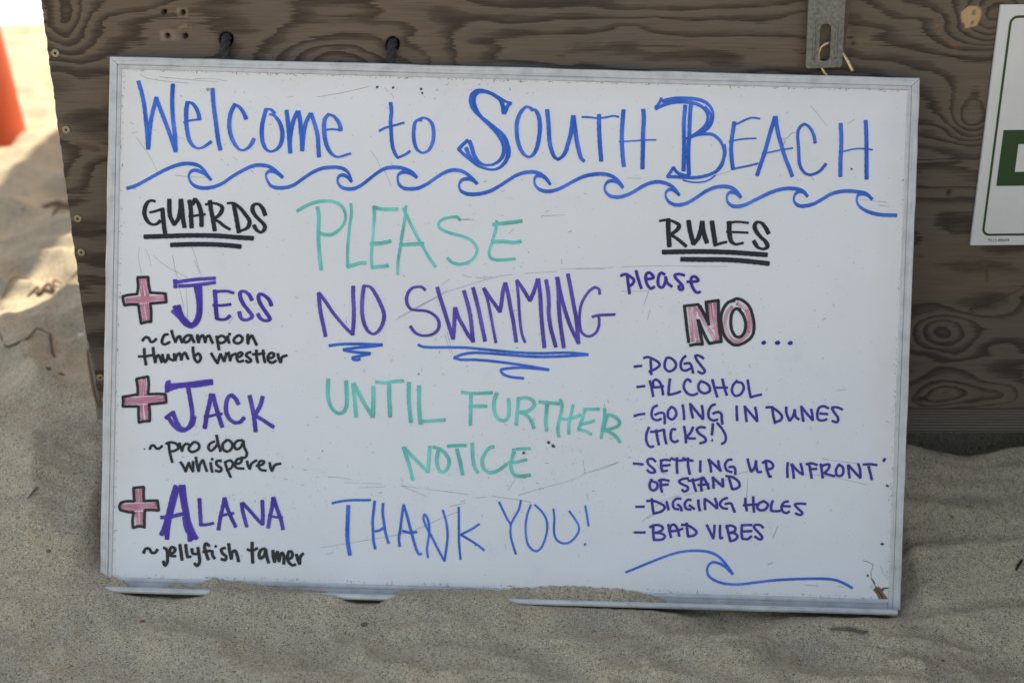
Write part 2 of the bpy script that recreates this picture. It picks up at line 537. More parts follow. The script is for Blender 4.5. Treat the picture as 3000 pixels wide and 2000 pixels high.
o = link('sea', mesh_np('sea', np.stack([SX, SY, SZ], -1).reshape(-1, 3), np.stack([idx[:-1, :-1], idx[1:, :-1], idx[1:, 1:], idx[:-1, 1:]], -1).reshape(-1, 4)), sea_material(), None, True)
tag(o, 'bright white surf beyond the beach', kind='structure')

# ------------------------------------------------------------------ wooden box (lifeguard storage box)
BX0, BX1 = -.5275, 1.32
BZ0, BZ1 = .1413, .87
wbox = empty('storage_box', (0, 0, .106))
tag(wbox, 'weathered brown plywood box standing on the sand behind the whiteboard', 'wooden box')
def boxpart(o):
    o.location.z -= .106
    return o

px_ = spacing([(BX0, .78, .002), (.78, BX1, .02)])
pz_ = spacing([(BZ0, .70, .002), (.70, BZ1, .02)])
PX, PZ = np.meshgrid(px_, pz_, indexing='ij')
A0 = PX.copy(); B0 = PZ.copy()
# figure of the rotary-cut veneer
wx = PX + .03 * fbm(PX * 4, PZ * 9, 60, 3)
wz = PZ + .007 * fbm(PX * 9, PZ * 14, 63, 3)
fig = 3.4 * vnoise(wx * 1.25 + 11.3, wz * 4.6 + 2.7, 66) + 1.7 * vnoise(wx * 3.3 + 3, wz * 13 + 8, 67) + .55 * vnoise(wx * 9 + 3, wz * 36 + 8, 68) + .25 * vnoise(wx * 24 + 3, wz * 90 + 8, 69) + wz * 7
def knot(cx, cz, rx, rz, amp, p=1.0):
    q = ((wx - cx) / rx) ** 2 + ((wz - cz) / rz) ** 2
    return amp * np.exp(-q ** p)
fig = fig + knot(-.195, .575, .085, .036, 5.5, .8) + knot(.525, .628, .040, .036, 4.6, .8) + knot(.533, .513, .026, .032, 3.2, .9) \
    + knot(.519, .241, .036, .030, 3.2, .9) + knot(.530, .160, .042, .026, 4.0, .9) + knot(.60, .158, .050, .020, 2.8, .9) + knot(-.515, .63, .020, .045, 2.0, .9) \
    + knot(.42, .60, .06, .02, .8) + knot(-.5, .40, .05, .02, .9) + knot(.640, .26, .04, .03, 1.2) - knot(-.44, .62, .07, .02, .8) + knot(1.0, .5, .08, .05, 2)
fig = fig.astype(np.float32)
def disc(cx, cz, r, e=.001):
    return 1 - sstep(r - e, r + e, np.hypot(PX - cx, PZ - cz))
PY = np.zeros_like(PX)
hole = np.zeros_like(PX)
for cx, cz in ((-.3237, .6005), (-.1353, .5950)):
    k = disc(cx, cz, .0072, .0006)
    PY += .018 * k
    hole = np.maximum(hole, disc(cx, cz, .0078, .0012))
for cx, cz in ((-.391, .6304), (-.3699, .63), (-.3901, .6044), (-.3697, .604)):
    k = disc(cx, cz, .0024, .0008)
    PY += .008 * k
    hole = np.maximum(hole, disc(cx, cz, .0030, .0014) * .95)
for cx, cz, rx, rz in ((.5165, .1528, .0065, .0032), (.3829, .6017, .004, .0012), (.5175, .4215, .003, .004), (.3872, .5950, .003, .0015), (-.197, .5905, .012, .0010)):
    k = np.exp(-(((PX - cx) / rx) ** 2 + ((PZ - cz) / rz) ** 2) ** 1.5)
    PY += .003 * k
    hole = np.maximum(hole, k * .8)
nz = fbm(PX * 160, PZ * 160, 80, 2)
nz2 = fbm(PX * 60, PZ * 60, 83, 2)
def rect(x0, x1, z0, z1, e=.0012):
    return sstep(x0 - e, x0 + e, PX) * (1 - sstep(x1 - e, x1 + e, PX)) * sstep(z0 - e, z0 + e, PZ) * (1 - sstep(z1 - e, z1 + e, PZ))
pale = rect(-.3640, -.3615, .600, .636) * (nz2 > -.2) + rect(-.378, -.364, .6245, .6355) * (np.hypot(PX + .370, (PZ - .630) * 1.4) < .008) + rect(-.398, -.386, .6345, .6358) * .6
pale += rect(-.398, -.362, .5990, .6105) * (np.clip(nz2 * 2 + .5, 0, 1)) * .9 + rect(-.392, -.363, .612, .6165) * (nz > .1) * .7
pale += rect(.3800, .4160, .5965, .6035, .004) * .18 + rect(.3775, .3815, .5700, .612, .002) * .55
pale = np.clip(pale, 0, 1) * .40 * (.6 + .5 * np.clip(nz * 2 + .5, 0, 1))
rr = np.hypot((PX - .5168) / .0108, (PZ - .6253) / .0125) + .16 * vnoise(PX * 230, PZ * 230, 90)
paint = (1 - sstep(.92, 1.05, rr)) * (1 - .7 * (np.hypot(PX - .5195, PZ - .6300) < .0026)) * (1 - .7 * (np.hypot(PX - .5190, PZ - .6195) < .0025))
orange = np.exp(-((PX - .4815) / .0022) ** 2 - ((PZ - .6165) / .0030) ** 2) * (nz > -.3) + np.exp(-((PX - .4815) / .0030) ** 2 - ((PZ - .6110) / .0020) ** 2) * (nz2 > -.3) * .6
orange += .45 * np.exp(-((PX - .500) / .006) ** 2 - ((PZ - .594 + (PX - .5) * .5) / .0014) ** 2)
def seg(x0, z0, x1, z1, w):
    dx, dz = x1 - x0, z1 - z0
    t = np.clip(((PX - x0) * dx + (PZ - z0) * dz) / (dx * dx + dz * dz), 0, 1)
    return 1 - sstep(w * .6, w * 1.2, np.hypot(PX - x0 - t * dx, PZ - z0 - t * dz))
smear = np.maximum(seg(.5625, .2745, .5850, .2815, .0018), seg(.585, .2815, .625, .303, .0009))
smear = np.maximum(smear, .6 * seg(.5615, .2710, .5665, .2700, .0024)) * .8
smear = np.maximum(smear, .45 * (seg(.575, .325, .578, .312, .0022)))
smear = np.maximum(smear, .5 * seg(-.507, .478, -.485, .474, .004))
# broken lower left corner
edge = np.exp(-((PX - BX0) / .012) ** 1.0) if False else np.clip(1 - (PX - BX0) / .006, 0, 1)
jit = .0005 * vnoise(PZ * 60, PZ * 0 + 3, 91) + .0006 * vnoise(PZ * 260, PZ * 0 + 9, 92)
brk = sstep(.26, .18, PZ)
PX2 = PX + edge * (jit + brk * (.0035 + .003 * vnoise(PZ * 70, PZ * 0 + 1, 93)))
PY += edge * brk * .0015 + .00035 * vnoise(PX * 10, PZ * 200, 95)
idx = np.arange(PX.size).reshape(PX.shape)
me = mesh_np('front_panel', np.stack([PX2, PY, PZ - .106], -1).reshape(-1, 3), np.stack([idx[:-1, :-1], idx[1:, :-1], idx[1:, 1:], idx[:-1, 1:]], -1).reshape(-1, 4))
for nm, arr in (('fig', fig), ('pale', pale), ('paint', paint), ('orange', orange), ('smear', smear), ('hole', hole)):
    a = me.attributes.new(nm, 'FLOAT', 'POINT')
    a.data.foreach_set('value', np.clip(arr, -1e3, 1e3).astype(np.float32).ravel())
link('front_panel', me, M_PLY, wbox, True)

M_RAW = simple('torn_ply_edge', (.26, .17, .10), .9, 0, .45, 120, .5, (1, 1, 6))
boxpart(box('side_panel', BX0 + .0006, BX0 + .018, .0006, .90, .12, BZ1, M_DECK, wbox))
boxpart(box('side_panel', BX1 - .018, BX1 - .0006, .0030, .90, .12, BZ1, M_DECK, wbox))
boxpart(box('back_panel', BX0 + .019, BX1 - .019, .885, .90, .12, BZ1, M_DECK, wbox))
boxpart(box('bottom_panel', BX0 + .019, BX1 - .019, .04, .884, .108, .122, M_DECK, wbox))
boxpart(box('lid', BX0 - .0, BX1, -.012, .915, BZ1 + .001, BZ1 + .02, M_DECK, wbox, .002))
boxpart(box('base_plank', BX0 + .012, BX1 - .002, .0012, .038, .106, BZ0 - .0010, M_PLANK, wbox, .0015))
for xx in (-.2, .35, 1.1):
    boxpart(box('skid', xx - .045, xx + .045, .05, .88, -.03, .1075, M_DECK, wbox))
# splinter of the broken corner
sv = [(-.5300, .004, .215), (-.5285, .001, .175), (-.5262, .0005, .140), (-.5235, .0004, .128), (-.5225, .006, .130), (-.5250, .008, .150), (-.5275, .008, .19)]
boxpart(tube('splinter', [(-.5292, .003, .222), (-.5282, .002, .19), (-.5265, .0015, .160), (-.5235, .001, .138)], lambda t: .0022 * (1 - abs(2 * t - 1) ** 3) + .0004, M_RAW, wbox, 6, .004))

M_SCREW = simple('weathered_screw', (.33, .28, .18), .5, .55, .3, 500)
M_DARK = simple('dark_recess', (.02, .017, .014), .9)
def screw(x, z, rot):
    bm = bmesh.new()
    R = .0044; n = 24
    def sq(a, s):
        c, d = math.cos(a), math.sin(a); m = max(abs(c), abs(d)); return (c / m * s, d / m * s)
    ring = [bm.verts.new((R * math.cos(2 * math.pi * k / n), -.0012, R * math.sin(2 * math.pi * k / n))) for k in range(n)]
    ring0 = [bm.verts.new((R * 1.05 * math.cos(2 * math.pi * k / n), .001, R * 1.05 * math.sin(2 * math.pi * k / n))) for k in range(n)]
    mid = [bm.verts.new((R * .62 * math.cos(2 * math.pi * k / n), -.0016, R * .62 * math.sin(2 * math.pi * k / n))) for k in range(n)]
    inn = [bm.verts.new((*sq(2 * math.pi * k / n, .0014)[:1], -.0015, sq(2 * math.pi * k / n, .0014)[1])) for k in range(n)]
    dep = [bm.verts.new((*sq(2 * math.pi * k / n, .0013)[:1], -.0004, sq(2 * math.pi * k / n, .0013)[1])) for k in range(n)]
    for a, b in ((ring0, ring), (ring, mid), (mid, inn), (inn, dep)):
        for k in range(n):
            bm.faces.new((a[k], a[(k + 1) % n], b[(k + 1) % n], b[k]))
    bm.faces.new(dep).material_index = 1
    bmesh.ops.recalc_face_normals(bm, faces=bm.faces)
    o = from_bm('screw', bm, M_SCREW, wbox)
    o.data.materials.append(M_DARK)
    o.location = (x, -.0003, z - .106); o.rotation_euler = (0, rot, 0)
    return o
s0 = None
for i, (sx_, sz_) in enumerate([(-.519, .585), (-.518, .497), (-.518, .390), (-.519, .348), (-.5155, .184), (-.513, .153)]):
    if s0 is None: s0 = screw(sx_, sz_, .3)
    else:
        c = s0.copy(); COL.objects.link(c); c.parent = wbox
        c.location = (sx_, -.0003, sz_ - .106); c.rotation_euler = (0, random.uniform(0, 1.5), 0)

# hasp: bent galvanised strap with a slot, staple pin hanging behind it
M_GALV = simple('galvanised_steel', (.195, .195, .17), .62, .35, .35, 260, .5)
M_BRASS = simple('worn_brass', (.62, .47, .25), .38, .7, .2, 300)
def hasp():
    n = 14
    def outline(hw, z0, z1, r):
        pts = []
        for cx, cz, a0 in ((hw - r, z1 - r, 0), (-hw + r, z1 - r, 90), (-hw + r, z0 + r, 180), (hw - r, z0 + r, 270)):
            for k in range(n // 2):
                a = math.radians(a0 + 90 * k / (n // 2 - 1)); pts.append((cx + r * math.cos(a), cz + r * math.sin(a)))
        return pts
    out = outline(.0205, 0, .125, .0035)
    slot = outline(.0063, .0075, .0490, .0054)
    bm = bmesh.new()
    th = .0028
    def ybow(x, z):   # long ridges pressed beside the slot
        r = .0013 * (math.exp(-((abs(x) - .0118) / .0022) ** 2)) * (1 if z < .06 else math.exp(-((z - .06) / .008) ** 2))
        return r
    def add(pts, y, sgn): return [bm.verts.new((x, y, z)) for x, z in pts]
    fo, fs = add(out, -th, 1), add(slot, -th, 1)
    bo, bs = add(out, 0, 1), add(slot, 0, 1)
    k = len(out)
    # front/back faces between outline and slot, matched by index
    fm = [bm.verts.new((a[0] * .45 + b[0] * .55, -th - .0006, a[1] * .45 + b[1] * .55)) for a, b in zip(out, slot)]
    for i in range(k):
        j = (i + 1) % k
        bm.faces.new((fo[i], fo[j], fm[j], fm[i])); bm.faces.new((fm[i], fm[j], fs[j], fs[i]))
        bm.faces.new((bo[j], bo[i], bs[i], bs[j]))
        bm.faces.new((fo[j], fo[i], bo[i], bo[j])); bm.faces.new((fs[i], fs[j], bs[j], bs[i]))
    bmesh.ops.recalc_face_normals(bm, faces=bm.faces)
    o = from_bm('hasp', bm, M_GALV, wbox)
    o.location = (.3530, -.0105, .5705 - .106)
    o.rotation_euler = (0, math.radians(-2.5), 0)
    tag(o, 'galvanised slotted strap hanging on the box above the board')
    return o
hp = hasp()
for xx in (-.0125, .0125):
    r = tube('pressed_rib', [(xx, -.0030, .010), (xx, -.0034, .03), (xx, -.0030, .052)], .0016, M_GALV, hp, 8, .004)
pin = tube('pin', [(.0066, .0015, -.013), (-.0005, .0042, -.002), (-.0050, .0050, .012), (-.0020, .0052, .0225), (.0070, .0052, .0262), (.0160, .0052, .0230), (.0210, .0040, .0150), (.0270, .0005, .0060), (.0325, -.0040, -.0050)], .0021, M_BRASS, hp, 12, .002)
tag(pin, 'bent brass pin hooked behind the strap')
boxpart(box('staple_plate', .3400, .3785, -.0022, .001,   .578, .640, simple('rusted_plate', (.13, .105, .08), .8), wbox, .0008))

# rope handle through two holes, hanging behind the board
M_ROPE = simple('black_rope', (.035, .036, .036), .95, 0, .6, 700, .8, (1, 1, 1))
rope = empty('rope_handle', (-.23, 0, .60))
tag(rope, 'black twisted rope handle threaded through two holes in the box above the board', 'rope')
rp = [(-.3235, .020, .6030), (-.3237, .004, .6020), (-.3240, -.0075, .5930), (-.3242, -.0095, .575), (-.3235, -.0110, .545), (-.312, -.0120, .505), (-.28, -.0130, .478), (-.235, -.0135, .466), (-.19, -.0130, .480), (-.155, -.0120, .515), (-.1425, -.0105, .555), (-.1385, -.0095, .575), (-.1360, -.0075, .589), (-.1353, .004, .5965), (-.1353, .020, .5975)]
C = catmull(rp, .0015)
for st in range(3):
    path = []
    u = np.array([1.0, 0, 0])
    L = 0
    for i in range(len(C)):
        t = C[min(i + 1, len(C) - 1)] - C[max(i - 1, 0)]; t /= np.linalg.norm(t)
        u = u - t * (u @ t); u /= np.linalg.norm(u); w = np.cross(t, u)
        if i: L += np.linalg.norm(C[i] - C[i - 1])
        a = L / .026 * 2 * math.pi + st * 2.0944
        path.append(C[i] + .0027 * (math.cos(a) * u + math.sin(a) * w) - np.array([-.23, 0, .60]))
    tube('strand', path[::2], .0030, M_ROPE, rope, 8, .006)

# ------------------------------------------------------------------ unseen lifeguard stand deck built to shade the place (above and behind the frame)
std = empty('unseen_lifeguard_stand', (1.0, 2.5, 0))
tag(std, 'unseen grey timber lifeguard stand built for its shade, raised on posts behind the wooden box', 'lifeguard stand')
def sp_(o):
    o.location = (-1.0, -2.5, 0); return o
ZD = 2.2
sp_(box('deck_board', -.385, -.105, .0, 5.4, ZD, ZD + .038, M_DECK, std))
first = None
k = 0
xx = .045
while xx < 2.6:
    b_ = sp_(box('deck_board', xx, xx + .14, .0, 5.4, ZD, ZD + .038, M_DECK, std)) if first is None else None
    if first is None:
        first = b_; fx = xx
    else:
        b_ = first.copy(); COL.objects.link(b_); b_.parent = std
        b_.location = (-1.0 + xx - fx, -2.5, 0)
    xx += .1455
for yy in (1.15, 2.9, 4.6):
    sp_(box('joist', -.385, 2.6, yy - .02, yy + .02, ZD - .14, ZD - .001, M_DECK, std))
for px in (.45, 2.4):
    for py in (1.24, 4.69):
        sp_(box('post', px - .05, px + .05, py - .05, py + .05, -.1 if py < 3 else -1.2, ZD - .001, M_DECK, std))

# unseen steps added right of the frame to darken the sand there
for i in range(5):
    zt_ = .16 + i * .17; yt_ = -1.15 + i * .24
    sp_(box('shade_tread', .98, 1.72, yt_, yt_ + .27, zt_ - .035, zt_, M_DECK, std))
    sp_(box('shade_riser', .98, 1.72, yt_ + .010, yt_ + .028, zt_ - .17, zt_ - .036, M_DECK, std))
for xs_ in (.94, 1.725):
    V = [(xs_, -1.22, -.02), (xs_, -.03, -.02), (xs_, -.03, 1.02), (xs_, -.18, 1.02), (xs_, -1.22, .26)]
    V = V + [(x + .036, y, z) for x, y, z in V]
    sp_(from_lists('shade_stringer', V, [(0, 1, 2, 3, 4), (9, 8, 7, 6, 5)] + [(i, i + 5, (i + 1) % 5 + 5, (i + 1) % 5) for i in range(5)], M_DECK, std))

# ------------------------------------------------------------------ whiteboard
EUL = (-0.34990289, 0.02584024, -0.00589369)
TB = Vector((-0.00586297, -0.12298345, 0.28997065))
BW, BH = .914 / 2, .60209 / 2
c0, s0_ = math.cos, math.sin
RX = Matrix.Rotation(EUL[0], 4, 'X'); RY = Matrix.Rotation(EUL[1], 4, 'Y'); RZ = Matrix.Rotation(EUL[2], 4, 'Z')
bmat_ = Matrix.Translation(TB) @ RZ @ RX @ RY
wbd = empty('whiteboard')
wbd.matrix_world = bmat_
tag(wbd, 'aluminium framed whiteboard of handwritten beach rules leaning on the wooden box in the sand', 'whiteboard')
# panel: laminate face with slight bow, hardboard back
pan = box('writing_panel', -BW + .010, BW - .010, .0014, .012, -BH + .008, BH - .010, M_PANEL, wbd)
M_HARD = simple('brown_hardboard', (.20, .125, .07), .9, 0, .35, 90, .6)
box('backing', -BW + .006, BW - .006, .0125, .0175, -BH + .006, BH - .006, M_HARD, wbd)

def rail(name, p0, p1, inward, mitre0, mitre1, mat, prof):
    """p0->p1 outer edge in the board plane (x,z); inward unit vector; profile [(d,h)]"""
    p0 = np.array(p0, float); p1 = np.array(p1, float); inw = np.array(inward, float)
    t = (p1 - p0) / np.linalg.norm(p1 - p0)
    n = 60
    verts, faces = [], []
    m = len(prof)
    for i in range(n + 1):
        f = i / n
        for d, h in prof:
            a = p0 + t * (d * mitre0 + .00022); b = p1 - t * (d * mitre1 + .00022)
            q = a + (b - a) * f + inw * d
            q = q + inw * (.0004 * vnoise(np.array(f * 23.0 + p0[0] * 9), np.array(p0[1] * 7), 120) if d < .001 else 0)
            verts.append((q[0], h, q[1]))
    for i in range(n):
        for k in range(m):
            a = i * m + k; b = i * m + (k + 1) % m
            faces.append((a, b, b + m, a + m))
    faces.append(tuple(range(m))); faces.append(tuple(reversed(range(n * m, n * m + m))))
    me = bpy.data.meshes.new(name); me.from_pydata(verts, [], faces); me.update()
    bm = bmesh.new(); bm.from_mesh(me); bmesh.ops.recalc_face_normals(bm, faces=bm.faces); bm.to_mesh(me); bm.free()
    return link(name, me, mat, wbd)
PR = [(0, .0180), (0, .0012), (.0006, .0003), (.0012, 0), (.0088, 0), (.0090, .0014), (.0096, .0014), (.0099, .0002), (.0132, .0002), (.0139, .0008), (.0142, .0013), (.0142, .0180)]
rail('frame_rail', (-BW, BH), (BW, BH), (0, -1), 1, 1, M_ALU_H, PR)
rail('frame_rail', (-BW, -BH), (-BW, BH - .0001), (1, 0), 0, 1, M_ALU_V, PR)
rail('frame_rail', (BW, -BH), (BW, BH - .0001), (-1, 0), 0, 1, M_ALU_V, PR)
PB = [(.0, .0180), (.0, .0010), (.0055, .0010), (.0058, .0016), (.0064, .0016), (.0067, .0005), (.0105, .0005), (.0112, .0013), (.0112, .0180)]
rail('frame_rail', (-BW + .0144, -BH + .0005), (BW - .0144, -BH + .0005), (0, 1), 0, 0, M_ALU_H, PB)
# marker tray: shelf with a rolled lip
tp = [(0, 0), (-.0150, -.0006), (-.0168, .0006), (-.0184, .0028), (-.0205, .0030), (-.0219, .0012), (-.0219, -.0012), (-.0205, -.0032), (-.0180, -.0034), (-.0150, -.0022), (0, -.0016)]
verts, faces = [], []
n = 40; m = len(tp)
for i in range(n + 1):
    x = -BW + .0095 + (2 * BW - .0095 - .0095) * i / n
    sagz = .0005 * math.sin(i * .9)
    for a, b in tp: verts.append((x, a + .0009, -BH + .0016 + b + sagz * 0))
for i in range(n):
    for k in range(m):
        a = i * m + k; b = i * m + (k + 1) % m
        faces.append((a, b, b + m, a + m))
faces.append(tuple(range(m))); faces.append(tuple(reversed(range(n * m, n * m + m))))
me = bpy.data.meshes.new('marker_tray'); me.from_pydata(verts, [], faces); me.update()
bm = bmesh.new(); bm.from_mesh(me); bmesh.ops.recalc_face_normals(bm, faces=bm.faces); bm.to_mesh(me); bm.free()
link('marker_tray', me, M_ALU_H, wbd)
# torn corner
TC = [(421.4, -263.7), (425.5, -268.1), (428.6, -272.5), (430.7, -274.5), (433.8, -277.2), (437.7, -275.9), (443.0, -275.7), (443.0, -277.3), (438.2, -278.0), (436.4, -281.3), (439.0, -284.2), (443.0, -289.0), (432.2, -289.8), (429.0, -283.5), (424.9, -279.1), (427.8, -276.7), (425.7, -272.6), (423.0, -267.7)]
def flat(name, pts, y0, y1, mat, parent):
    bm = bmesh.new()
    f = bm.faces.new([bm.verts.new((x / 1000, y0, z / 1000)) for x, z in pts])
    r = bmesh.ops.extrude_face_region(bm, geom=[f])
    for v in [g for g in r['geom'] if isinstance(g, bmesh.types.BMVert)]: v.co.y = y1
    bmesh.ops.recalc_face_normals(bm, faces=bm.faces)
    return from_bm(name, bm, mat, parent)
o = flat('torn_patch', TC, .0014, .00125, M_HARD, wbd)
tag(o, 'torn brown gap in the lower right corner of the laminate')
M_FLAKE = simple('laminate_flake', (.70, .69, .67), .6, 0, .1, 60)
for pts in ([(423.6, -272.5), (425.2, -275.5), (424.0, -278.6), (421.2, -277.2), (421.6, -274.0)], [(427.0, -270.8), (431.5, -274.6), (429.5, -275.8), (426.8, -273.6)], [(438.5, -279.0), (442.5, -279.5), (442.6, -287.0), (439.6, -283.4)]):
    flat('laminate_flake', pts, .0013, .0004, M_FLAKE, wbd)
flat('crack_edge', [(430.5, -280.0), (432.2, -281.0), (438.0, -288.6), (436.8, -288.9)], .0012, .0010, M_DARK, wbd)

